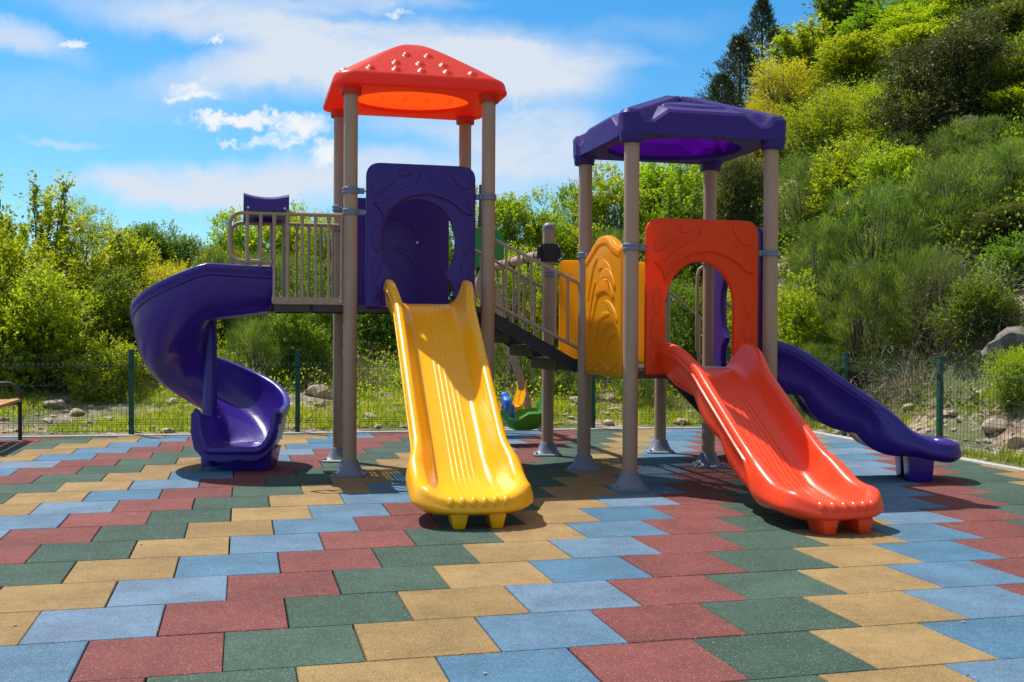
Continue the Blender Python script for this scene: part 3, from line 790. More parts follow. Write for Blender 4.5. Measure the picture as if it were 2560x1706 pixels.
# --- railings
def baluster(mb, p, z0, z1, r=.0115):
    """round bar flattened and widened near its ends"""
    mb.tube([p + ZZ * z0, p + ZZ * (z0 + .03), p + ZZ * (z0 + .08), p + ZZ * (z1 - .08), p + ZZ * (z1 - .03), p + ZZ * z1], [r * 1.5, r * 1.35, r, r, r * 1.35, r * 1.5], 10)
def rail_balcony(b, lab):
    mb = MB(); z1 = 2.115; z0 = ZL + .025
    P = lambda a, z: grd(a, b, LA) + ZZ * z
    mb.tube([P(-.02, z1), P(-.80, z1)] + [P(-.86 - .09 * math.sin(t), z1 - .09 * (1 - math.cos(t))) for t in np.linspace(.1, 1.57, 6)] +
            [P(-.95 + .0 - .0, 1.86)] + [P(-.95 + .09 * (1 - math.cos(t)), 1.83 - .10 * math.sin(t)) for t in np.linspace(.1, 1.57, 6)] + [P(-.62, 1.73)], .017, 12)
    mb.box((P(-.04, z0 + .01) + P(-.62, z0 + .01)) / 2, (.58, .024, .055), U, V, ZZ)
    for a in (-.07, -.175, -.28, -.385): baluster(mb, P(a, 0), z0, z1)
    baluster(mb, P(-.50, 0), z0, z1 + .03, .015); baluster(mb, P(-.605, 0), z0, z1, .013)
    baluster(mb, P(-.71, 0), 1.735, z1); baluster(mb, P(-.815, 0), 1.735, z1 + .03, .013)
    o = mb.build('railing', RAIL, root, angle=60); tag(o, lab)
    for a in (-.08, -.50): m = MB(); m.add(*_bolt(P(a, z0 + .01) - V * .012, -V, .010, .008)); m.build('bolt', STEEL, o)
rail_balcony(.0, 'balcony railing nearer the camera'); rail_balcony(.86, 'balcony railing behind')
def hood():
    mb = MB(); rows = []
    a0, a1 = -.845, -.49
    n = 12
    for i in range(n + 1):
        t = i / n; a = lerp(a0, a1, t); sag = .03 * (1 - (2 * t - 1) ** 2)
        row = []
        for b, zt in ((-.02, 0), (-.02, 1), (.02, 2), (.12, 3), (.43, 4), (.74, 3), (.84, 2), (.88, 1), (.88, 0), (.84, 5), (.02, 5)):
            z = {0: 2.13 - .0, 1: 2.255 - sag, 2: 2.275 - sag, 3: 2.265 - sag * 1.2, 4: 2.245 - sag * 1.3, 5: 2.13 + .035 * (1 - (2 * t - 1) ** 2)}[zt]
            row.append(grd(a, b, LA) + ZZ * z)
        rows.append(row)
    mb.grid(rows, True); mb.add(rows[0], [tuple(range(11))]); mb.add(rows[-1], [tuple(range(11))[::-1]])
    o = mb.build('hood', PURP, root, angle=35); tag(o, 'purple hood over spiral slide entrance')
    for a in (a0 + .035, a1 - .035): m = MB(); m.add(*_bolt(grd(a, -.02, LA) + ZZ * 2.155, -V, .010, .012)); m.build('bolt', STEEL, o)
hood()

# --- bridge ramp between towers
def bridge():
    p0, p1 = C_ + V * 0, F_
    n0 = (C_ + D_) / 2 + U * .0; n1 = (F_ + J_) / 2
    def lane(t, off):   # t along 0..1 (may exceed), off across
        a = C_.lerp(F_, t); b = D_.lerp(J_, t); return a.lerp(b, off)
    mb = MB()
    zt = lambda t: lerp(ZL, ZR + .03, t)
    for off in (.10, .90):
        a, b = lane(.03, off) + ZZ * (zt(.03)), lane(1.0, off) + ZZ * (zt(1.0)); d = (b - a); q = V
        n = d.normalized().cross(q).normalized(); n = n if n.z > 0 else -n
        mb = MB(); mb.box((a + b) / 2 - n * .05, (d.length, .03, .10), d.normalized(), q, n)
        o = mb.build('stringer', BLACK, root, smooth=False); tag(o, 'black sloping side plate of the bridge between the towers')
    for k in range(4):
        m = MB(); t = (k + .5) / 4; a, b = lane(t, .12), lane(t, .88); zz = zt(t) - .02 
        mid = (a + b) / 2 + ZZ * (zz - .015); dd = (b - a); mm = U
        m.box(mid, (.21, dd.length, .012), U, V, ZZ); m.box(mid - U * .10 - ZZ * .045, (.012, dd.length, .10), U, V, ZZ)
        m.build('step', BLACK, o, smooth=False)
    m = MB(); a = lane(-.08, .5); m.box(a + ZZ * (ZL - .10), (.10, .9, .16), U, V, ZZ); m.build('bracket', BLACK, o, smooth=False)
    for off, lab in ((.0, 'sloping bridge railing nearer the camera'), (.97, 'sloping bridge railing behind')):
        m = MB(); P = lambda t, z: lane(t, off) + ZZ * z
        zt2 = lambda t: lerp(1.98, 1.57, t) if off < .5 else lerp(1.98, 1.57, t)
        zb2 = lambda t: lerp(ZL + .05, ZR + .13, t)
        t0, t1 = (.06, .95)
        m.tube([P(t0, zb2(t0)), P(t0, zt2(t0)), P(t1 - .02, zt2(t1 - .02)), P(t1, zt2(t1) - .03), P(t1, zb2(t1) + .02), P(t1, zb2(t1) - .05)], .0165, 10)
        m.tube([P(t0, zb2(t0)), P(t1, zb2(t1))], .0165, 10)
        for i in range(1, 7): 
            t = lerp(t0, t1, i / 7); baluster(m, P(t, 0), zb2(t), zt2(t), .011)
        r = m.build('railing', RAIL, root, angle=60); tag(r, lab)
bridge()

# --- stairs at the right of the rear bay
def stairs():
    base = grd(RW, RD, RA)
    P = lambda a, b, z: base + U * a + V * b + ZZ * z
    mb = MB(); L = .85
    for b in (.26, .92):
        a0, a1 = P(.0, b, ZR - .02), P(L, b, .02); d = a1 - a0; n = d.normalized().cross(V); n = n if n.z > 0 else -n
        mb = MB(); mb.box((a0 + a1) / 2 - n * .04, (d.length, .03, .13), d.normalized(), V, n)
        o = mb.build('stringer', BLACK, root, smooth=False); tag(o, 'black side plate of the stairs behind the orange panel')
    for k in range(4):
        m = MB(); t = (k + .6) / 4.3; m.box(P(L * t, .59, ZR * (1 - t)), (.18, .63, .02), U, V, ZZ); m.build('step', BLACK, o, smooth=False)
    for b, lab in ((.10, 'looped stair handrail by the rear right post'), (1.02, 'looped stair handrail by the short post')):
        m = MB()
        m.tube([P(.05, b, ZR + .03), P(-.06, b, ZR + .10), P(-.07, b, ZR + .16), P(-.07, b, 1.68), P(-.055, b, 1.74), P(-.01, b, 1.77), P(.03, b, 1.74), P(.04, b, 1.68), P(.04, b, ZR)], .0145, 10)
        m.tube([P(.04, b, 1.58), P(.36, b, 1.33), P(.36, b, .55)], .0145, 10); m.tube([P(.36, b, 1.33), P(.80, b, .95), P(.80, b, .25)], .0145, 10)
        m.tube([P(.06, b, 1.05), P(.80, b, .38)], .0145, 10)
        r = m.build('railing', RAIL, root, angle=60); tag(r, lab)
stairs()
#SWING
# ------------------------------------------------------------------ swing set behind the bridge
def swings():
    zb = 1.93; J = J_.copy(); end = J + V * 2.62
    t = thing('swing_set', (end.x, end.y, 0), 'taupe swing beam and sloping legs behind the bridge, with black bracket plates', 'swing set')
    m = MB(); m.tube([J + V * .09 + ZZ * zb, end + ZZ * zb], .05, 20); m.build('beam', POST, t)
    for k, (c, d) in enumerate(((J + V * .0, V), (end + V * .12, V))):
        m = MB(); n = 14
        for s in (-1, 1):   # two curved half clamps bolted together
            row = [[c + U * (a * .062 * 1.0) + V * (-s * .066 * 1.0) + ZZ * (zb + z) for a in (-1.75, -1.2, -.8, 0, .8, 1.2, 1.75)] for z in (-.085, .085)]
            m.box(c - V * (s * .063) + ZZ * zb, (.105, .012, .17), U, V, ZZ)
            for q in (-1, 1): m.box(c + U * (q * .085) - V * (s * .012) + ZZ * zb, (.055, .010, .17), U, V, ZZ); m.box(c + U * (q * .058) - V * (s * .038) + ZZ * zb, (.010, .052, .17), U, V, ZZ)
        b = m.build('bracket', BLACK, t, smooth=False)
        m = MB()
        for q in (-1, 1):
            for z in (-.065, .065): m = MB(); m.add(*_bolt(c + U * (q * .095) - V * .018 + ZZ * (zb + z), -V, .011, .012)); m.build('bolt', STEEL, b)
    m = MB(); m.tube([end + V * .12 + ZZ * 1.82, end + V * .12 + ZZ * 2.12], .055, 18); h = m.build('hub_post', POST, t)
    m = MB(); m.ball(end + V * .12 + ZZ * 2.12, (.058, .058, .055)); m.build('cap', GREY, h)
    for s in (-1, 1):
        foot = end + U * (.60 * s) + V * .12
        m = MB(); m.tube([end + U * (.04 * s) + V * .12 + ZZ * 1.90, foot + ZZ * .08], .048, 18); l = m.build('leg', POST, t)
        m = MB(); base_flange(m, foot); m.build('base_flange', GREY, l)
    for x in (.35, .75, 1.35, 1.7, 2.1, 2.4):
        m = MB(); c = J + V * x + ZZ * zb; m.tube([c + (U * math.cos(a) + ZZ * math.sin(a)) * .053 for a in np.linspace(0, 2 * math.pi, 14, endpoint=False)], .007, 6, closed=True)
        m.box(c - ZZ * .075, (.02, .02, .05)); m.build('clamp', BLACK, t)
    # rounded green plate on the beam end
    m = MB(); plate(m, [(-.30, -.14), (.12, -.14)] + arc(.0, .12, .13, .20, 0, 90, 8)[0:] + [(-.30, .32)], [], .03, .01, end + ZZ * 2.06 - V * .3 - U * .0, U, ZZ, -V); m.build('end_plate', GRPL, t)
    def seat(y, mat, lab, sx):
        c = J + V * y + U * sx; z0 = .17
        s = thing('swing', (c.x, c.y, z0), lab, 'swing', 'toddler swings behind the bridge')
        # bucket: side view along V (length .42), across U
        rows = []; L, Wd = .24, .19
        prof = [(-1.0, .34), (-.96, .20), (-.80, .07), (-.45, .015), (0, 0), (.45, .01), (.8, .05), (1.0, .13), (1.14, .16)]
        for (p, z) in prof:
            row = []
            wall = lerp(.13, .07, (p + 1) / 2.2) + .09 * math.exp(-((p + .15) / .45) ** 2)
            for a in np.linspace(-1, 1, 15):
                row.append(c + V * (Wd * a * .95) + U * (-L * p) + ZZ * (z0 + z + wall * abs(a) ** 5))
            for a in np.linspace(1, -1, 15):
                row.append(c + V * (Wd * a * 1.08) + U * (-L * p * 1.04) + ZZ * (z0 + z - .022 + wall * abs(a) ** 5 + .0))
            rows.append(row)
        m = MB(); m.grid(rows, True); n = len(rows[0]); m.add(rows[0], [tuple(range(n))]); m.add(rows[-1], [tuple(range(n))[::-1]]); m.build('seat', mat, s, angle=50)
        # blue animal-shaped front guard
        gc = c - U * (L * .70) + ZZ * (z0 + .215); gax = (V * .95 + U * .1).normalized(); gz = (ZZ * 1 - U * .25).normalized(); gn = gax.cross(gz)
        m = MB()
        out = smooth_loop([(-.15, -.10), (-.16, .02), (-.13, .10), (-.07, .11), (-.04, .13), (.0, .17), (.05, .14), (.07, .11), (.13, .10), (.16, .02), (.15, -.10), (.09, -.12), (.07, -.02), (.02, .0), (-.02, .0), (-.07, -.02), (-.09, -.12)], 3)
        plate(m, out[::-1], [], .08, .022, gc, gax, gz, gn); g = m.build('guard', BLUE, s, angle=60)
        for q in (-1, 1):
            m = MB(); m.ball(gc + gax * (.11 * q), (.035, .05, .062), gax, gz, gn); m.build('paw', BLUE, g)
        for a in (-1, 1):
            for p in (-.7, .8):
                top = c + V * (a * .16) + ZZ * (zb - .09); bot = c + V * (a * Wd * .98) - U * (L * p) + ZZ * (z0 + (.16 if p > 0 else .36))
                m = MB(); d = bot - top; n = int(d.length / .042)
                q1 = d.normalized().orthogonal().normalized(); q2 = d.normalized().cross(q1); dn = d.normalized()
                for i in range(n):
                    cc = top + d * ((i + .5) / n); qq = q1 if i % 2 else q2
                    m.tube([cc + (dn * math.cos(t) * .026 + qq * math.sin(t) * .011) for t in np.linspace(0, 2 * math.pi, 8, endpoint=False)], .004, 4, closed=True)
                m.build('chain', STEEL if False else CHAIN, s)
    seat(.98, GREEN, 'green bucket swing with blue guard, nearer of the two', .02)
    seat(1.88, YEL, 'yellow bucket swing with blue guard, half hidden behind the slide', -.01)
CHAIN = plastic('chain_steel', (.25, .24, .22), .4)
swings()

# ------------------------------------------------------------------ bench at the far left
def bench():
    c = Vector((-5.30, 11.20, 0)); t = thing('park_bench', c, 'low wooden slat bench with curved black steel arm at the left by the fence', 'bench')
    ax = V; ay = -U
    for q in (0, -1.35):
        m = MB(); o = c + ax * (.17 + q)
        m.tube([o + ay * .42, o + ay * .42 + ZZ * .50, o + ay * .36 + ZZ * .56, o + ay * .2 + ZZ * .60, o + ay * -.02 + ZZ * .60, o - ay * .09 + ZZ * .56, o - ay * .12 + ZZ * .50, o - ay * .12], .021, 12)
        m.tube([o - ay * .12 + ZZ * .39, o + ay * .42 + ZZ * .36], .016, 8); m.build('arm_frame', BLACK, t)
    m = MB()
    for k in range(4): m.box(c + ax * (.10 - .62) + ay * (-.09 + .115 * k) + ZZ * (.425 - .006 * k), (1.36, .095, .032), ax, ay, ZZ)
    m.build('seat', WOOD, t, bevel=.005)
bench()

# ------------------------------------------------------------------ terrain
from mathutils import noise as mnoise
def tz(x, y):
    d1 = y - back_y(x) - .12 if x < 3.6 else y - (BR[1] + (x - BR[0]) * .2) - .12
    d2 = x - right_x(min(y, 16)) - .12
    z = 0
    if d1 > 0: z += .10 * min(d1, 1.2) + .17 * max(0, min(d1 - 1.2, 10)) 
    # hillside
    k = x - (4.9 - .263 * (y - 9.2) * (1 if y < 25 else 25 / max(y, 1)))
    dd = max(0, k); z += .55 * min(dd, 1.2) * sstep(0, 1.2, dd) + .78 * max(0, min(dd - 1.0, 22)) 
    if dd > 0: z += .05 * min(dd, 2)
    if d1 > 0 or d2 > .0:
        e = min(1, max(d1, d2) / .6); z += e * (.10 * mnoise.noise(Vector((x * .9, y * .9, 0))) + .05 * mnoise.noise(Vector((x * 2.7, y * 2.7, 4))) + .02 * mnoise.noise(Vector((x * 8, y * 8, 4))))
    else: z = -.05
    return max(z, -.05)
def terrain():
    xs = np.unique(np.concatenate([np.arange(-14, 14, .16), np.linspace(-300, -14, 24), np.linspace(14, 300, 24)]))
    ys = np.unique(np.concatenate([np.linspace(-200, 6, 18), np.arange(6, 24, .16), np.arange(24, 44, .8), np.linspace(44, 400, 20)]))
    rows = [[Vector((x, y, tz(x, y))) for x in xs] for y in ys]
    mb = MB(); mb.grid(rows)
    m, t = new_mat('earth'); co = t.n('ShaderNodeTexCoord').outputs['Object']
    n1 = t.noise(co, 7, 9, .72).outputs['Fac']; n2 = t.noise(co, 1.1, 5, .6).outputs['Fac']; n3 = t.n('ShaderNodeTexVoronoi', {'Vector': co, 'Scale': 16.0}).outputs
    b = t.mix(t.ramp(n1, .35, .65), (.17, .115, .075), (.42, .31, .225))
    b = t.mix(t.ramp(t.n('ShaderNodeSeparateColor', {0: n3['Color']}).outputs[0], .6, .8), b, (.42, .37, .31))
    b = t.mix(t.ramp(n2, .42, .56, 0, .85), b, (.075, .11, .03))
    bp = t.n('ShaderNodeBump', {'Strength': .9, 'Distance': .05, 'Height': n1})
    finish(t, t.n('ShaderNodeBsdfPrincipled', {'Base Color': b, 'Roughness': .95, 'Normal': bp.outputs[0]}).outputs[0])
    tag(mb.build('ground', m, smooth=True, angle=180), kind='structure')
terrain()

# ------------------------------------------------------------------ fences
def fence(A, Bp, posts, label, H=.93):
    A, Bp = Vector((A[0], A[1], 0)), Vector((Bp[0], Bp[1], 0)); L = (Bp - A).length; d = (Bp - A) / L; nn = ZZ.cross(d)
    t = thing('wire_fence', A, label, 'fence')
    edges = [0] + posts + [L]
    for i in range(len(edges) - 1):
        a, b = edges[i], edges[i + 1]
        if b - a < .15: continue
        m = MB(); k = int((b - a) / .05)
        for j in range(1, k):
            x = a + (b - a) * j / k; p = A + d * x - nn * .03
            m.tube([p + ZZ * .03, p + ZZ * .12, p + ZZ * .145 - nn * .025, p + ZZ * .17, p + ZZ * .76, p + ZZ * .785 - nn * .025, p + ZZ * .81, p + ZZ * H], .0019, 4, cap=False)
        for z in (.05, .12, .17, .36, .56, .76, .81, .90): m.tube([A + d * a - nn * .033 + ZZ * z, A + d * b - nn * .033 + ZZ * z], .0024, 5, cap=False)
        for z in (.145, .785): m.tube([A + d * a - nn * .058 + ZZ * z, A + d * b - nn * .058 + ZZ * z], .0024, 5, cap=False)
        m.build('wire_mesh', FENW, t, smooth=False)
    for x in posts:
        p = A + d * x; m = MB(); m.box(p + ZZ * (H / 2 - .02), (.055, .04, H + .06), d, nn, ZZ); m.box(p + ZZ * (H + .018), (.062, .047, .02), d, nn, ZZ)
        for z in (.14, .785): m.box(p - nn * .03 + ZZ * z, (.066, .02, .03), d, nn, ZZ)
        m.build('fence_post', FENG, t, bevel=.004)
dB = (Vector((BR[0], BR[1], 0)) - Vector((BL[0], BL[1], 0))); 
fa = (-11.0, back_y(-11) + .17); fb = (BR[0] + .15, BR[1] + .2)
Lf = (Vector(fb) - Vector(fa)).length
def fence_s(px):       # distance along the back fence of an image column
    r = (px - 1176) / 2464.0; k = (fb[1] - fa[1]) / (fb[0] - fa[0])
    x = r * (fa[1] - k * fa[0]) / (1 - r * k); return math.hypot(x - fa[0], k * (x - fa[0]))
sp = [fence_s(p) for p in (-60, 302, 684, 1024, 1363, 1670)]
fence(fa, fb, [1.0] + sp + [Lf - .05], 'low green wire mesh fence along the back edge of the tiled floor')
fr2 = (right_x(2.0) + .17, 2.0)
def fence_r(px):
    r = (px - 1176) / 2464.0; k = (fr2[0] - fb[0]) / (fr2[1] - fb[1]); y = (fb[0] - k * fb[1]) / (r - k); return math.hypot(y - fb[1], k * (y - fb[1]))
fence(fb, fr2, [fence_r(1941), fence_r(2160), fence_r(2160) + 1.9, fence_r(2160) + 3.8, fence_r(2160) + 5.7], 'green wire mesh fence along the right edge below the hillside')

# ------------------------------------------------------------------ vegetation
def leaf_mat(name, c1, c2, transl=.42, rough=.45, var=.5, tc=None):
    m, t = new_mat(name)
    tone = t.n('ShaderNodeAttribute', attribute_name='tone').outputs['Fac']; rnd = t.n('ShaderNodeObjectInfo').outputs['Random']
    b = t.mix(tone, c1, c2)
    hs = t.n('ShaderNodeHueSaturation', {'Hue': t.ramp(rnd, 0, 1, .488, .512, 'LINEAR'), 'Saturation': 1.0, 'Value': t.ramp(rnd, 0, 1, .85, 1.15, 'LINEAR'), 'Color': b}).outputs[0]
    tcol = t.mix(1.0, hs, tc or (2.6, 2.3, .75), 'MULTIPLY')
    d = t.n('ShaderNodeBsdfPrincipled', {'Base Color': hs, 'Roughness': rough, 'Specular IOR Level': .35})
    tr = t.n('ShaderNodeBsdfTranslucent', {'Color': tcol})
    finish(t, t.n('ShaderNodeMixShader', {0: transl, 1: d.outputs[0], 2: tr.outputs[0]}).outputs[0]); return m
LEAF = {'green': leaf_mat('leaf_green', (.050, .105, .012), (.135, .225, .022), .5),
        'bright': leaf_mat('leaf_bright', (.118, .195, .012), (.285, .365, .020), .5),
        'yellow': leaf_mat('leaf_yellow', (.19, .21, .014), (.36, .33, .02), .5),
        'olive': leaf_mat('leaf_olive', (.055, .085, .025), (.12, .15, .04), .3),
        'dark': leaf_mat('leaf_dark', (.030, .052, .018), (.095, .118, .036), .25),
        'cypress': leaf_mat('leaf_cypress', (.02, .04, .02), (.05, .075, .03), .15),
        'broom': leaf_mat('leaf_broom', (.048, .095, .024), (.18, .275, .060), .34, .5),
        'grass': leaf_mat('leaf_grass', (.13, .21, .02), (.33, .37, .06), .45),
        'flower': leaf_mat('flower_yellow', (.75, .50, .01), (.9, .65, .02), .3, tc=(1, .9, .4)),
        'dry': leaf_mat('dry_twig', (.22, .17, .12), (.42, .35, .27), .05)}
MB_TWIG = simple_noise_mat('twig_bark', (.06, .045, .03), (.13, .10, .07), 20)

def leaf_mesh(name, P, D, N, L, Wd, tone, mat, bend=.0):
    """quads (rhombus leaves): P base (n,3), D direction, N normal, L length, Wd width"""
    n = len(P); S = np.cross(D, N); S /= np.maximum(np.linalg.norm(S, axis=1, keepdims=True), 1e-6)
    v = np.empty((n, 4, 3)); v[:, 0] = P; v[:, 1] = P + D * (L * .45)[:, None] + S * (Wd / 2)[:, None] + N * (L * bend)[:, None]
    v[:, 2] = P + D * L[:, None]; v[:, 3] = P + D * (L * .45)[:, None] - S * (Wd / 2)[:, None] + N * (L * bend)[:, None]
    me = bpy.data.meshes.new(name); me.vertices.add(n * 4); me.vertices.foreach_set('co', v.reshape(-1))
    me.loops.add(n * 4); me.loops.foreach_set('vertex_index', np.arange(n * 4, dtype=np.int32))
    me.polygons.add(n); me.polygons.foreach_set('loop_start', np.arange(0, n * 4, 4, dtype=np.int32)); me.polygons.foreach_set('loop_total', np.full(n, 4, dtype=np.int32))
    me.update(calc_edges=True); me.validate()
    a = me.attributes.new('tone', 'FLOAT', 'FACE'); a.data.foreach_set('value', np.clip(tone, 0, 1).astype(np.float32))
    me.materials.append(mat); return me
def unit(v): return v / np.maximum(np.linalg.norm(v, axis=-1, keepdims=True), 1e-6)
def branch_mesh(name, segs, mat):
    """segs: list of (points, radii)"""
    mb = MB()
    for p, r in segs: mb.tube(p, r, 6)
    me = bpy.data.meshes.new(name); me.from_pydata([tuple(v) for v in mb.v], [], mb.f); me.materials.append(mat); me.shade_smooth(); return me
def crown(rs, asp=1.0, n_sprig=1900, per=12, leaf=.055, lumps=16, spike=.5, vary=.16, hollow=.35):
    """unit crown: radius 1 in x and y, height 0..2. lumpy volume filled with leafy twigs. returns arrays and limb paths"""
    # lumps = sub crowns at the ends of limbs
    cs, limbs = [], []; lumps = int(lumps * asp ** .8); n_sprig = int(n_sprig * asp ** .75)
    for i in range(lumps):
        a = rs.uniform(0, 2 * np.pi); zz = rs.uniform(.25, 1.75); env = math.sqrt(max(.05, 1 - ((zz - .95) / 1.0) ** 2)); r = rs.uniform(.25, .80) * env
        zz *= asp; c = np.array([math.cos(a) * r, math.sin(a) * r, zz]); R = rs.uniform(.26, .48); cs.append((c, R))
        b = np.array([0, 0, rs.uniform(.0, .35) * zz]); mid = (b * .5 + c * .5) + rs.normal(0, .06, 3) - np.array([0, 0, .08])
        limbs.append(([tuple(b), tuple(mid), tuple(c)], [.035 * (1.2 - zz * .3), .022, .008]))
        for q in range(2):
            e = c + unit(rs.normal(0, 1, 3) + np.array([0, 0, .6])) * R * .8; limbs.append(([tuple(mid), tuple((mid + e) / 2 + rs.normal(0, .03, 3)), tuple(e)], [.014, .009, .004]))
    idx = rs.integers(0, lumps, n_sprig); C0 = np.array([c for c, r in cs])[idx]; R0 = np.array([r for c, r in cs])[idx]
    dirs = unit(rs.normal(0, 1, (n_sprig, 3)) + np.array([0, 0, .15])); rad = (hollow + (1 - hollow) * rs.random(n_sprig) ** .5)
    B = C0 + dirs * (R0 * rad)[:, None]; B[:, 2] = np.abs(B[:, 2])
    gd = unit(dirs * .8 + np.array([0, 0, spike]) + rs.normal(0, .35, (n_sprig, 3)) + unit(B - np.array([0, 0, .8 * asp])) * .5)
    sl = rs.uniform(.10, .26, n_sprig)
    k = np.tile(np.linspace(.05, 1, per), n_sprig); ii = np.repeat(np.arange(n_sprig), per)
    P = B[ii] + gd[ii] * (sl[ii] * k)[:, None] + rs.normal(0, .008, (len(ii), 3))
    D = unit(gd[ii] * .7 + rs.normal(0, .65, (len(ii), 3)) + np.array([0, 0, -.12])); Nn = unit(rs.normal(0, .55, (len(ii), 3)) + np.array([0, 0, 1.0])); Nn = unit(Nn - D * np.sum(D * Nn, 1, keepdims=True))
    L = leaf * rs.uniform(.6, 1.25, len(ii)); tone = (rs.normal(.5, vary, n_sprig)[ii] + rs.normal(0, .14, len(ii)) + (k - .5) * .25)
    return P, D, Nn, L, L * rs.uniform(.42, .62, len(ii)), tone, limbs
def vase(rs, asp=1.0, limbs_n=46, per_l=44, per=11, leaf=.06):
    """open spreading tree: limbs fan out from the base, leafy twigs along their outer part"""
    Bs, Gs, limbs = [], [], []; per_l = int(per_l * asp ** .7)
    for i in range(limbs_n):
        a = rs.uniform(0, 2 * np.pi); sp = rs.uniform(.05, 1.0) ** .7; top = 2.0 - .85 * sp ** 1.5 + rs.uniform(-.35, .0); e = np.array([math.cos(a) * sp * .95, math.sin(a) * sp * .95, asp * max(.35, top * (1 if rs.random() < .6 else rs.uniform(.25, .8)))])
        b = np.array([0, 0, rs.uniform(.0, .3)]); m1 = b * .5 + e * .5 + np.array([-e[0] * .12, -e[1] * .12, -.02]) + rs.normal(0, .05, 3)
        T = np.linspace(0, 1, 9)[:, None]; pts = (1 - T) ** 2 * b + 2 * T * (1 - T) * m1 + T ** 2 * e; pts[1:-1] += rs.normal(0, .015, (7, 3)); limbs.append(([tuple(p) for p in pts], list(np.linspace(.026, .003, 9))))
        t = rs.uniform(.32, 1.02, per_l)[:, None]; q = (1 - t) ** 2 * b + 2 * t * (1 - t) * m1 + t ** 2 * e; ax = unit(e - m1)
        g = unit(ax * .9 + rs.normal(0, .65, (per_l, 3)) + np.array([0, 0, .25])); Bs.append(q); Gs.append(g)
    B = np.concatenate(Bs); G = np.concatenate(Gs); n = len(B); sl = rs.uniform(.10, .27, n); k = np.tile(np.linspace(.1, 1, per), n); ii = np.repeat(np.arange(n), per)
    P = B[ii] + G[ii] * (sl[ii] * k)[:, None] + rs.normal(0, .008, (n * per, 3)); P[:, 2] = np.abs(P[:, 2]); D = unit(G[ii] * .7 + rs.normal(0, .65, (len(ii), 3))); N = unit(rs.normal(0, .55, (len(ii), 3)) + np.array([0, 0, 1.0])); N = unit(N - D * np.sum(D * N, 1, keepdims=True))
    L = leaf * rs.uniform(.6, 1.25, len(ii)); return P, D, N, L, L * rs.uniform(.42, .62, len(ii)), rs.normal(.5, .16, n)[ii] + rs.normal(0, .14, len(ii)) + (k - .5) * .25, limbs
def broom(rs, asp=1.0, n=10000, ln=.24, wd=.008):
    tufts = int(190 * asp); n = int(n * asp ** .8); a = rs.uniform(0, 2 * np.pi, tufts); zz = rs.uniform(.15, 1.7, tufts); env = np.sqrt(np.maximum(.05, 1 - ((zz - .8) / 1.05) ** 2)); r = rs.random(tufts) ** .45 * .9 * env
    T = np.stack([np.cos(a) * r, np.sin(a) * r, zz * asp], 1); td = unit(T * np.array([1, 1, .45]) + np.array([0, 0, .75]) + rs.normal(0, .25, (tufts, 3)))
    idx = rs.integers(0, tufts, n); P = T[idx] + rs.normal(0, .06, (n, 3)); D = unit(td[idx] + rs.normal(0, .36, (n, 3))); Nn = unit(np.cross(D, rs.normal(0, 1, (n, 3))))
    L = ln * rs.uniform(.5, 1.2, n); tone = rs.normal(.5, .3, tufts)[idx] + rs.normal(0, .15, n)
    limbs = [([(0, 0, 0), tuple(T[i] * .5 + rs.normal(0, .04, 3)), tuple(T[i])], [.02, .012, .004]) for i in range(0, tufts, 3)]
    return P, D, Nn, L, np.full(n, wd) * rs.uniform(.7, 1.3, n), tone, limbs
def cypress(rs, asp=1.0, n_sprig=2600, per=9):
    n_sprig = int(n_sprig * asp)
    zz = rs.random(n_sprig) ** .8 * 2.0; R = np.interp(zz, [0, .35, 1.0, 1.5, 1.8, 2.0], [.75, 1.0, .62, .32, .16, .03]); a = rs.uniform(0, 2 * np.pi, n_sprig)
    lob = 1 + .28 * np.sin(a * 5 + zz * 9) + .2 * np.sin(zz * 23 + a * 2); r = R * lob * rs.random(n_sprig) ** .35
    B = np.stack([np.cos(a) * r, np.sin(a) * r, zz * asp], 1); gd = unit(np.stack([np.cos(a) * .7, np.sin(a) * .7, np.full(n_sprig, .55)], 1) + rs.normal(0, .25, (n_sprig, 3)))
    sl = rs.uniform(.05, .14, n_sprig) * (1 + .8 * (zz < 1.4)); k = np.tile(np.linspace(0, 1, per), n_sprig); ii = np.repeat(np.arange(n_sprig), per)
    P = B[ii] + gd[ii] * (sl[ii] * k)[:, None]; D = unit(gd[ii] + rs.normal(0, .6, (len(ii), 3))); Nn = unit(np.cross(D, rs.normal(0, 1, (len(ii), 3))))
    L = .034 * rs.uniform(.6, 1.3, len(ii)); return P, D, Nn, L, L * .5, rs.normal(.5, .2, n_sprig)[ii] + rs.normal(0, .1, len(ii)), [([(0, 0, 0), (0, 0, asp), (0, 0, 1.95 * asp)], [.06, .035, .006])]
def dryb(rs, n=260):
    P, D, Nn, L, Wd, tone = [], [], [], [], [], []
    for i in range(n):
        p = np.array([rs.normal(0, .25), rs.normal(0, .25), rs.uniform(0, .5)]); d = unit(np.array([rs.normal(0, .6), rs.normal(0, .6), rs.uniform(.2, 1.2)])); tn = rs.random(); k = rs.integers(5, 12); w = rs.uniform(.008, .02)
        for j in range(k):
            l = rs.uniform(.10, .2); P.append(p.copy()); D.append(d.copy()); nn = unit(np.cross(d, rs.normal(0, 1, 3))); Nn.append(nn); L.append(l * 1.12); Wd.append(w * (1 - .7 * j / k)); tone.append(tn)
            p = p + d * l; d = unit(d + rs.normal(0, .28, 3) - np.array([0, 0, .03 * j]))
    return np.array(P), np.array(D), np.array(Nn), np.array(L), np.array(Wd), np.array(tone), [([(0, 0, 0), (0.02, 0, .4), (0.05, 0.02, .8)], [.03, .02, .01])]
_cache = {}
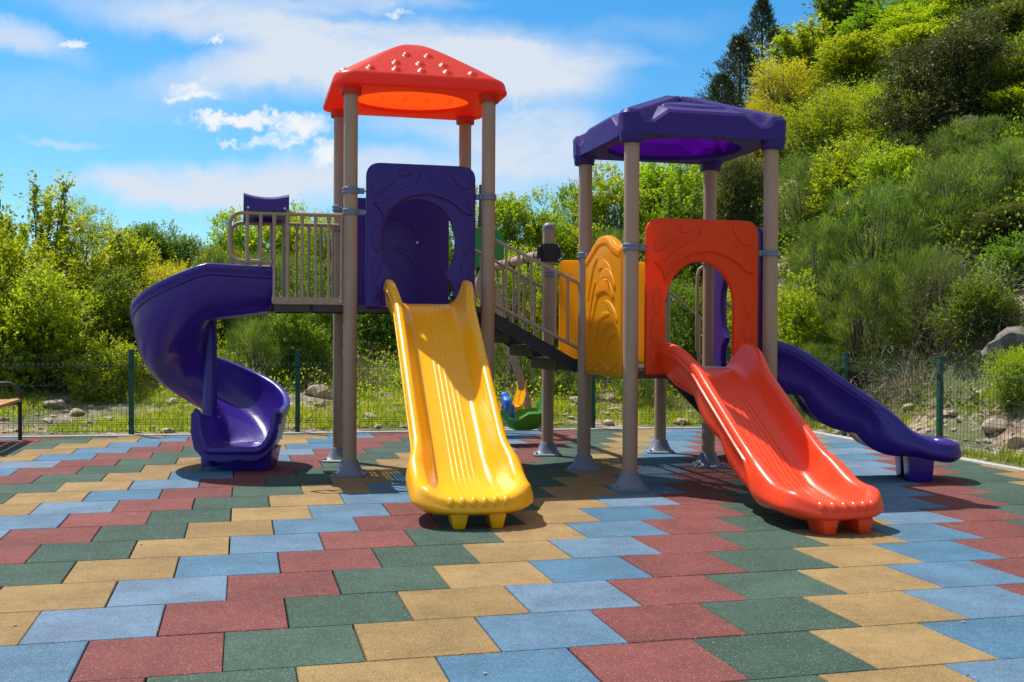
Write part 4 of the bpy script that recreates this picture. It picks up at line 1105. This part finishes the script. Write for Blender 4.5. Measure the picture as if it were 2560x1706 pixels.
def veg_mesh(kind, var, col, asp):
    asp = {0: 1.0, 1: 1.35, 2: 1.8, 3: 2.4, 4: 3.2}[int(np.argmin([abs(math.log(asp / q)) for q in (1.0, 1.35, 1.8, 2.4, 3.2)]))] if kind != 'dry' else 1.0
    key = (kind, var, col, asp)
    if key in _cache: return _cache[key] + (asp,)
    k2 = (kind, var, asp)
    if k2 not in _cache:
        rs = np.random.default_rng({'leafy': 10, 'fine': 20, 'tree': 30, 'broom': 40, 'cypress': 50, 'dry': 60, 'dense': 70}[kind] + var)
        if kind == 'leafy': _cache[k2] = crown(rs, asp, n_sprig=2300, per=12, leaf=.062, lumps=24, hollow=.5)
        elif kind == 'fine': _cache[k2] = crown(rs, asp, n_sprig=3000, per=12, leaf=.042, lumps=26, spike=.25, hollow=.45)
        elif kind == 'tree': _cache[k2] = vase(rs, asp)
        elif kind == 'dense': _cache[k2] = crown(rs, asp, n_sprig=7000, per=11, leaf=.042, lumps=30, spike=.1, hollow=.6, vary=.26)
        elif kind == 'broom': _cache[k2] = broom(rs, asp)
        elif kind == 'cypress': _cache[k2] = cypress(rs, asp)
        else: _cache[k2] = dryb(rs)
    P, D, N, L, W, tone, limbs = _cache[k2]
    me = leaf_mesh(kind + '_foliage', P, D, N, L, W, tone, LEAF[col])
    bk = ('b',) + k2
    if bk not in _cache: _cache[bk] = branch_mesh(kind + '_limbs', limbs, LEAF['dry'] if kind == 'dry' else MB_TWIG)
    _cache[key] = (me, _cache[bk]); return _cache[key] + (asp,)
def plant(px, py, Y, wpx, kind, var, col, label, cat='shrub', name=None, sink=.15, flowers=0, group=None, hmin=.6, base=None):
    """px, py: where the top of the plant is aimed; Y distance; wpx width"""
    X = (px - 1176) / 2464.0 * Y; zt = CH + (759 - py) / 2464.0 * Y; g = tz(X, Y) - sink if base is None else base
    h = max(hmin, zt - g); w = wpx / 2464.0 * Y / 2
    fol, limb, asp = veg_mesh(kind, var, col, (h / 2) / (w / 1.05))
    nm = name or ('tree' if cat == 'tree' else 'shrub')
    t = thing(nm, (X, Y, g), label, cat, group or {'tree': 'trees behind the fence', 'shrub': 'shrubs behind the fence'}.get(cat))
    f = bpy.data.objects.new('crown' if cat == 'tree' else 'foliage', fol); b = bpy.data.objects.new('trunk' if cat == 'tree' else 'stem', limb)
    rz = random.uniform(0, 6.28)
    for o in (f, b):
        C.objects.link(o); o.parent = t; o.scale = (w / 1.05, w / 1.05, h / 2.0 / asp); o.rotation_euler = (0, 0, rz)
    if flowers:
        rs = np.random.default_rng(int(px)); P = _cache[(kind, var, asp)][0]; n = flowers; k = rs.integers(0, len(P), max(3, n // 14)); k = k[P[k, 2] > .6 * asp] if (P[k, 2] > .6 * asp).any() else k
        Q = P[k][rs.integers(0, len(k), n)] + rs.normal(0, .05, (n, 3)); D = unit(rs.normal(0, 1, (n, 3))); N = unit(np.cross(D, rs.normal(0, 1, (n, 3)))); L = np.full(n, .052) * rs.uniform(.6, 1.3, n)
        fm = leaf_mesh('blossom', Q, D, N, L, L * .8, rs.random(n), LEAF['flower']); fo = bpy.data.objects.new('blossom', fm); C.objects.link(fo); fo.parent = t; fo.scale = f.scale; fo.rotation_euler = f.rotation_euler
    return t
PL = [
 # far left
 (-70, 385, 15.5, 330, 'tree', 0, 'bright', 'tall green tree cut by the left edge of the photo', 'tree'),
 (105, 388, 16.5, 400, 'tree', 1, 'bright', 'tallest green tree on the left with open spreading twigs', 'tree'),
 (185, 455, 18.0, 200, 'fine', 2, 'bright', 'slender twiggy tree right of the tallest tree on the left', 'tree'),
 (40, 560, 15.0, 330, 'leafy', 0, 'bright', 'green leafy bush below the tall trees on the left', 'shrub'),
 (110, 640, 14.3, 300, 'leafy', 1, 'bright', 'bright green bush behind the first fence section on the left', 'shrub'),
 (-20, 690, 14.0, 240, 'leafy', 2, 'bright', 'bright leafy bush above the bench', 'shrub'),
 (270, 535, 17.0, 240, 'leafy', 3, 'bright', 'small green tree left of the spiral slide', 'tree'),
 (345, 505, 18.0, 170, 'leafy', 2, 'green', 'narrow upright tree above the spiral slide', 'tree'),
 (415, 535, 18.0, 180, 'leafy', 0, 'green', 'rounded treetop above the spiral slide rim', 'tree'),
 (290, 640, 15.2, 230, 'leafy', 1, 'green', 'darker green bush left of the spiral slide', 'shrub'),
 (250, 790, 14.0, 170, 'leafy', 3, 'bright', 'low bright bush touching the fence left of the spiral slide', 'shrub'),
 (395, 610, 15.8, 190, 'fine', 0, 'yellow', 'yellow-flowered bush just over the spiral slide rim', 'shrub', 900),
 (505, 540, 17.5, 180, 'broom', 0, 'broom', 'broom bush with yellow flowers left of the balcony railing', 'shrub', 700),
 (560, 490, 18.5, 240, 'leafy', 0, 'bright', 'bushy green tree behind the balcony loop rail', 'tree'),
 (660, 480, 19.0, 230, 'leafy', 2, 'bright', 'light green tree behind the purple hood', 'tree'),
 (750, 480, 18.0, 200, 'fine', 1, 'bright', 'fine-leaved green tree behind the balcony railing', 'tree'),
 (620, 560, 16.8, 220, 'broom', 1, 'broom', 'grey-green broom bush behind the balcony railing', 'shrub', 260),
 (730, 600, 16.2, 180, 'fine', 2, 'green', 'dark green bush behind the railing by the front left post', 'shrub'),
 (590, 720, 15.2, 190, 'broom', 2, 'broom', 'broom bush seen under the balcony deck', 'shrub'),
 (690, 700, 15.4, 190, 'leafy', 3, 'green', 'leafy bush under the balcony beside the post', 'shrub'),
 (575, 795, 14.6, 90, 'dry', 0, 'dry', 'small tan dry bush behind the spiral slide exit', 'shrub'),
 (850, 720, 15.2, 190, 'dry', 1, 'dry', 'large tangled dry grey bush behind the yellow slide', 'shrub'),
 (740, 800, 14.7, 130, 'dry', 2, 'dry', 'low heap of dry twigs left of the front left post', 'shrub'),
 (890, 650, 17.2, 210, 'leafy', 1, 'green', 'green bush behind the purple front panel', 'shrub'),
 (1000, 560, 19.0, 240, 'leafy', 0, 'green', 'tree hidden behind the purple panel and yellow slide', 'tree'),
 (1095, 395, 20.0, 230, 'tree', 1, 'bright', 'thin treetop right of the purple panel', 'tree'),
 (1190, 430, 19.5, 200, 'leafy', 2, 'bright', 'bright green tree above the bridge railing', 'tree'),
 (1250, 480, 20.0, 150, 'leafy', 3, 'bright', 'bright tree left of the purple roof', 'tree'),
 (1190, 590, 17.0, 260, 'fine', 0, 'bright', 'pale green bush behind the bridge railing', 'shrub'),
 (1300, 600, 16.2, 180, 'leafy', 0, 'bright', 'bright bush behind the short capped post', 'shrub'),
 (1180, 760, 15.4, 200, 'broom', 3, 'broom', 'broom bush under the bridge', 'shrub'),
 (1290, 790, 15.0, 150, 'broom', 0, 'broom', 'low broom bush by the fence below the yellow panel', 'shrub'),
 (1390, 840, 14.8, 120, 'dry', 0, 'dry', 'dry twiggy bush under the yellow side panel', 'shrub'),
 (1330, 395, 21.0, 170, 'leafy', 1, 'green', 'green tree at the left edge of the purple roof', 'tree'),
 (1400, 360, 20.0, 220, 'leafy', 3, 'bright', 'bright yellow-green tree beneath the purple roof', 'tree'),
 (1520, 345, 20.5, 250, 'leafy', 2, 'bright', 'broad bright tree behind the purple roof tower', 'tree'),
 (1570, 360, 18.5, 230, 'tree', 2, 'green', 'deep green tree between the tower posts', 'tree'),
 (1390, 480, 17.0, 170, 'broom', 1, 'broom', 'broom bush above the yellow wave panel', 'shrub'),
 (1500, 520, 17.0, 200, 'leafy', 0, 'green', 'green bush above the orange panel', 'shrub'),
 (1570, 640, 15.6, 200, 'fine', 1, 'green', 'dark leafy bush seen through the orange arch', 'shrub'),
 (1700, 640, 15.2, 190, 'leafy', 1, 'bright', 'bright leafy bush right part of the orange arch', 'shrub'),
 (1560, 850, 14.7, 170, 'dry', 1, 'dry', 'dry bush behind the fence under the stairs', 'shrub'),
 (1470, 830, 14.8, 150, 'broom', 2, 'broom', 'low broom tuft under the orange panel', 'shrub'),
 # hill, right
 (1745, 0, 29.0, 210, 'cypress', 0, 'cypress', 'tall dark spire-topped conifer on the hill skyline', 'tree'),
 (1695, 85, 28.0, 260, 'cypress', 1, 'cypress', 'shorter dark conifer left of the spire', 'tree'),
 (1655, 175, 26.5, 240, 'cypress', 2, 'cypress', 'low dark conifer skirt above the purple roof', 'tree'),
 (1700, 340, 19.5, 170, 'dense', 0, 'olive', 'dense dark olive tree right of the rear roof post', 'tree'),
 (1790, 150, 24.5, 190, 'fine', 0, 'yellow', 'yellow-leaved tree above the purple roof', 'tree'),
 (1740, 235, 23.0, 150, 'fine', 1, 'yellow', 'small yellow bush at the roof ridge', 'shrub'),
 (1870, 40, 27.0, 300, 'tree', 0, 'bright', 'light green tree right of the conifers', 'tree'),
 (1930, -70, 30.0, 360, 'tree', 1, 'green', 'spreading tree at the top edge right of the sky', 'tree'),
 (1960, 90, 24.0, 230, 'leafy', 0, 'bright', 'rounded bright tree high on the hill', 'tree'),
 (1900, 200, 21.5, 220, 'fine', 2, 'bright', 'yellow-green tree mid hill above the right post', 'tree'),
 (2040, 10, 26.0, 260, 'leafy', 1, 'green', 'green tree at the top of the hill', 'tree'),
 (2180, -80, 27.0, 380, 'tree', 2, 'bright', 'bright tree at the top edge of the photo', 'tree'),
 (2320, -70, 25.5, 260, 'leafy', 2, 'olive', 'olive brown tree in the top right corner', 'tree'),
 (2270, -30, 23.5, 280, 'leafy', 1, 'bright', 'bright leafy tree high above the right edge rock', 'tree'),
 (2380, 20, 22.0, 260, 'fine', 0, 'green', 'fine green tree cut by the upper right edge', 'tree'),
 (2110, 20, 24.5, 240, 'fine', 2, 'bright', 'fine-leaved tree between the green trees at the hilltop', 'tree'),
 (2350, 60, 20.5, 220, 'leafy', 3, 'olive', 'olive bush beside the upper right rock', 'shrub'),
 (2060, 330, 16.8, 190, 'leafy', 2, 'bright', 'lit leafy bush poking through the brooms', 'shrub'),
 (2275, 470, 12.6, 210, 'dry', 0, 'dry', 'tangle of pale bare stems near the right edge', 'shrub'),
 (2130, 620, 13.2, 150, 'fine', 0, 'olive', 'dark small-leaved bush above the right fence post', 'shrub'),
 (2130, 110, 23.0, 220, 'leafy', 3, 'bright', 'bright bush left of the big dark tree', 'shrub'),
 (2185, 60, 18.6, 330, 'dense', 1, 'dark', 'large dark grey-green tree on the upper right hill', 'tree'),
 (2320, 130, 17.8, 170, 'leafy', 0, 'bright', 'bright bush right of the big dark tree', 'shrub'),
 (2030, 200, 20.0, 210, 'fine', 0, 'bright', 'bright leafy bush on the open slope', 'shrub'),
 (1850, 330, 18.5, 170, 'broom', 0, 'broom', 'broom bush touching the right edge of the purple roof', 'shrub'),
 (1950, 330, 18.0, 220, 'leafy', 1, 'bright', 'bright bush above the big broom thicket', 'shrub'),
 (2090, 310, 17.2, 170, 'fine', 2, 'olive', 'small-leaved bush in the middle of the slope', 'shrub'),
 (2230, 260, 17.0, 230, 'broom', 1, 'broom', 'upper broom bush below the dark tree', 'shrub'),
 (2350, 190, 17.5, 210, 'leafy', 2, 'bright', 'bright bush at the right edge mid hill', 'shrub'),
 (2330, 300, 15.5, 300, 'broom', 2, 'broom', 'broom bush at the right edge', 'shrub', 30),
 (2180, 340, 15.5, 330, 'broom', 3, 'broom', 'big broom bush with a few yellow flowers', 'shrub', 40),
 (2010, 400, 15.6, 330, 'broom', 0, 'broom', 'broad green broom bush right of the tower', 'shrub', 40),
 (1890, 470, 15.6, 200, 'broom', 1, 'broom', 'broom bush by the right front post', 'shrub', 20),
 (1850, 620, 14.6, 180, 'leafy', 3, 'bright', 'bright leafy bush above the purple straight slide', 'shrub'),
 (1980, 560, 14.0, 260, 'broom', 2, 'broom', 'lower broom bush over the purple slide', 'shrub'),
 (2120, 540, 13.6, 240, 'broom', 3, 'broom', 'lower broom bush by the fence post', 'shrub'),
 (2090, 690, 12.9, 230, 'dry', 0, 'dry', 'brown dry undergrowth bush behind the right fence', 'shrub'),
 (2190, 500, 12.7, 170, 'dry', 1, 'dry', 'pale bare twisted branches among the brooms', 'shrub'),
 (2310, 470, 14.4, 220, 'leafy', 0, 'olive', 'dark leafy bush above the bare rock', 'shrub'),
 (2240, 640, 12.6, 200, 'leafy', 2, 'green', 'green bush left of the bare rock', 'shrub'),
 (2345, 540, 13.2, 200, 'leafy', 1, 'green', 'green bush at the right edge above the bare rock', 'shrub'),
 (2330, 800, 11.2, 160, 'fine', 1, 'bright', 'low bright plants below the bare rock', 'shrub'),
 (1880, 760, 13.9, 150, 'broom', 0, 'broom', 'small broom tuft behind the straight slide', 'shrub'),
 (1990, 780, 13.0, 170, 'dry', 2, 'dry', 'dry twigs behind the fence above the slide', 'shrub'),
]
for row in PL:
    px, py, Y, w, kind, var, col, lab, cat = row[:9]
    plant(px, py, Y, w, kind, var % {'broom': 3, 'dry': 2}.get(kind, 4), col, lab, cat, flowers=row[9] if len(row) > 9 else 0, name={'dry': 'dry_shrub', 'broom': 'broom_shrub', 'cypress': 'conifer_tree'}.get(kind))

# undergrowth: leafy ground cover that nobody could count
def undergrowth():
    rs = np.random.default_rng(5); P0 = []
    def far(n, xr, yr, cond):
        while n > 0:
            x, y = rs.uniform(*xr), rs.uniform(*yr)
            if cond(x, y): P0.append((x, y)); n -= 1
    vis = lambda x, y: -.66 < x / y < .60
    far(2700, (-13, 10), (14.4, 22), lambda x, y: vis(x, y) and y - back_y(x) > 1.2 + .8 * mnoise.noise(Vector((x * .7, y * .7, 2))))
    far(3400, (3.5, 16), (9.5, 30), lambda x, y: vis(x, y) and x > 5.6 - .263 * (y - 9.2))
    P0 = np.array(P0); n0 = len(P0)
    for nm, sel, col, rr in (('undergrowth', np.arange(n0) < 2700, 'bright', (.12, .30)), ('hillside_undergrowth', (np.arange(n0) % 3 > 0) & (np.arange(n0) >= 2700), 'olive', (.14, .34)), ('hillside_scrub', (np.arange(n0) % 3 == 0) & (np.arange(n0) >= 2700), 'green', (.18, .5))):
        Q = P0[sel]; q = len(Q); Z = np.array([tz(x, y) for x, y in Q]); r = rs.uniform(*rr, q) * np.where(Q[:, 1] < 13.5, .6, 1.0)
        cnt = (np.maximum(26, (430 * r ** 1.6)) * (1.9 if nm == 'undergrowth' else 1)).astype(int); ii = np.repeat(np.arange(q), cnt); n = len(ii)
        off = unit(rs.normal(0, 1, (n, 3))) * (rs.random(n) ** .4)[:, None]; off[:, 2] = np.abs(off[:, 2]) * 1.25
        P = np.stack([Q[ii, 0], Q[ii, 1], Z[ii]], 1) + off * r[ii][:, None] * 1.15 + rs.normal(0, .02, (n, 3))
        D = unit(off + rs.normal(0, .6, (n, 3))); N = unit(rs.normal(0, .5, (n, 3)) + np.array([0, 0, 1])); N = unit(N - D * np.sum(D * N, 1, keepdims=True)); L = (.046 if nm == 'undergrowth' else .064) * rs.uniform(.6, 1.3, n) * np.interp(Q[ii, 1], [9, 14], [.5, 1])
        me = leaf_mesh(nm, P, D, N, L, L * .6, rs.normal(.45, .25, q)[ii] + rs.normal(0, .12, n), LEAF[col]); o = bpy.data.objects.new(nm, me); C.objects.link(o); tag(o, kind='stuff')
undergrowth()
def grass():
    rs = np.random.default_rng(8); P0 = []
    while len(P0) < 2700:
        x = rs.uniform(-10.5, 4.2); y = back_y(x) + .35 + rs.random() ** 1.2 * 2.4
        if mnoise.noise(Vector((x * .8, y * .8, 9))) + rs.normal(0, .12) > .06: P0.append((x, y))
    n1 = len(P0)
    while len(P0) < n1 + 1000:
        y = rs.uniform(6, 13.5); x = right_x(y) + .3 + rs.random() ** 1.1 * 2.2
        if mnoise.noise(Vector((x * .8, y * .8, 3))) + rs.normal(0, .12) > .12: P0.append((x, y))
    P0 = np.array(P0); n0 = len(P0); Z = np.array([tz(x, y) for x, y in P0]); per = 26; ii = np.repeat(np.arange(n0), per); n = len(ii)
    P = np.stack([P0[ii, 0], P0[ii, 1], Z[ii] - .01], 1) + rs.normal(0, .05, (n, 3)) * np.array([1, 1, 0]); D = unit(np.array([0, 0, 1.0]) + rs.normal(0, .45, (n, 3))); N = unit(np.cross(D, rs.normal(0, 1, (n, 3))))
    hh = rs.uniform(.03, .11, n0) * (1 + 1.4 * (rs.random(n0) > .93)); L = hh[ii] * rs.uniform(.6, 1.2, n)
    me = leaf_mesh('grass', P, D, N, L, np.full(n, .010), rs.normal(.5, .3, n0)[ii] + rs.normal(0, .1, n), LEAF['grass']); o = bpy.data.objects.new('grass', me); C.objects.link(o); tag(o, kind='stuff')
grass()
# rocks
ROCK = simple_noise_mat('limestone', (.30, .245, .18), (.56, .48, .38), 9, c3=(.40, .30, .20))
HROCK = simple_noise_mat('hill_rock', (.07, .06, .05), (.22, .19, .165), 5, c3=(.13, .105, .09))
def rock_geo(mb, c, s, seed, sub=2):
    import bmesh
    bm = bmesh.new(); bmesh.ops.create_icosphere(bm, subdivisions=sub, radius=1); o = Vector((seed * 3.7, seed * 1.3, seed)); rot = Matrix.Rotation(seed, 3, 'Z') @ Matrix.Rotation(seed * 2.1, 3, 'X')
    vs = []
    for v in bm.verts:
        p = v.co.copy(); p = p * (1 + .35 * mnoise.noise(p * 1.3 + o) + .12 * mnoise.noise(p * 4 + o))
        for k in range(4):     # flat facets
            n = Vector((math.sin(seed * 5 + k * 2), math.cos(seed * 3 + k * 1.7), math.sin(seed + k * 3))).normalized(); d = p.dot(n)
            if d > .66: p -= n * (d - .66)
        p = rot @ p; vs.append(Vector((p.x * s[0], p.y * s[1], p.z * s[2])) + Vector(c))
    mb.add(vs, [tuple(v.index for v in f.verts) for f in bm.faces]); bm.free()
def rocks():
    rs = random.Random(11); mb = MB()
    for i in range(950):
        if i % 10 < 6: x = rs.uniform(-6.8, 3.9); y = back_y(x) + .3 + rs.random() ** 1.3 * 2.3
        else: y = rs.uniform(7.0, 13.4); x = right_x(y) + .25 + rs.random() ** 1.2 * 1.9
        s = rs.uniform(.012, .048) * (1.0 if rs.random() < .9 else 1.8); rock_geo(mb, (x, y, tz(x, y) + s * .2), (s * rs.uniform(.8, 1.5), s, s * .7), i * .37, 1)
    tag(mb.build('rubble', ROCK, angle=30), kind='stuff')
    B = [(740, 905, .16, 'largest pale boulder right of the second fence post'), (655, 865, .11, 'grey stone behind the second fence post'), (700, 868, .10, 'stone on the bank right of the second fence post'), (120, 935, .10, 'pale stone behind the fence near the bench'),
         (175, 955, .08, 'small pale stone in the grass left of the first post'), (1335, 925, .13, 'flat boulder left of the third fence post'), (1400, 915, .09, 'pale stone right of the third fence post'), (1340, 895, .08, 'small white stone up the bank'),
         (1530, 960, .07, 'small pointed pale stone behind the short post'), (1565, 967, .08, 'pale stone left of the rear right post'), (850, 960, .08, 'brown stone left of the yellow slide'), (795, 915, .08, 'pale stone right of the front left post'),
         (2290, 975, .11, 'pale boulder behind the right fence'), (2250, 905, .09, 'stone on the slope behind the right fence'), (2340, 1010, .09, 'brown boulder at the right edge behind the fence')]
    for i, (px, py, s, lab) in enumerate(B):
        # walk the view ray until it meets the terrain
        r, w = (px - 1176) / 2464.0, (759 - py) / 2464.0; Y = 8.6
        while Y < 30 and CH + w * Y > tz(r * Y, Y) + s * .3: Y += .03
        m = MB(); c = (r * Y, Y, tz(r * Y, Y) + s * .25); rock_geo(m, c, (s * 1.35, s, s * .8), i * 1.7 + .6, 3)
        tag(m.build('boulder', ROCK, org=c, angle=35), lab, 'boulder', 'boulders behind the fences')
    for (px, py, Y, s, lab) in ((2365, 800, 11.6, (.42, .35, .26), 'bare grey rock outcrop at the right edge above the fence'), (2225, 280, 17.2, (.2, .2, .14), 'small pale rock outcrop under the big dark tree'), (2340, 165, 18.5, (.18, .2, .26), 'pale rock outcrop at the upper right edge')):
        X = (px - 1176) / 2464 * Y; z = CH + (759 - py) / 2464 * Y; m = MB(); rock_geo(m, (X, Y, z), s, Y, 4); tag(m.build('rock_outcrop', HROCK, org=(X, Y, z), angle=35), lab, 'rock')
rocks()
def pole():
    Y = 19.0; X = (1103 - 1176) / 2464 * Y; g = tz(X, Y); zt = CH + (759 - 425) / 2464 * Y
    t = thing('wooden_pole', (X, Y, g), 'dark weathered wooden pole rising behind the bridge beside the purple panel', 'pole')
    m = MB(); m.tube([(X, Y, g - .1), (X, Y, zt)], [.05, .038], 12); m.build('pole_shaft', POLEW, t)
    m = MB(); m.tube([(X - .20, Y, g), (X - .01, Y, zt - .5)], .035, 10); m.build('brace', POLEW, t)
pole()

def pebbles():
    rs = random.Random(21); mb = MB()
    for i in range(46):
        y = rs.uniform(2.6, 11.5); x = rs.uniform(-.5, .5) * y; s = rs.uniform(.003, .009); rock_geo(mb, (x, y, s * .4), (s * 1.2, s, s * .7), i * .9, 1)
    tag(mb.build('pebbles', ROCK, angle=30), kind='stuff')
pebbles()
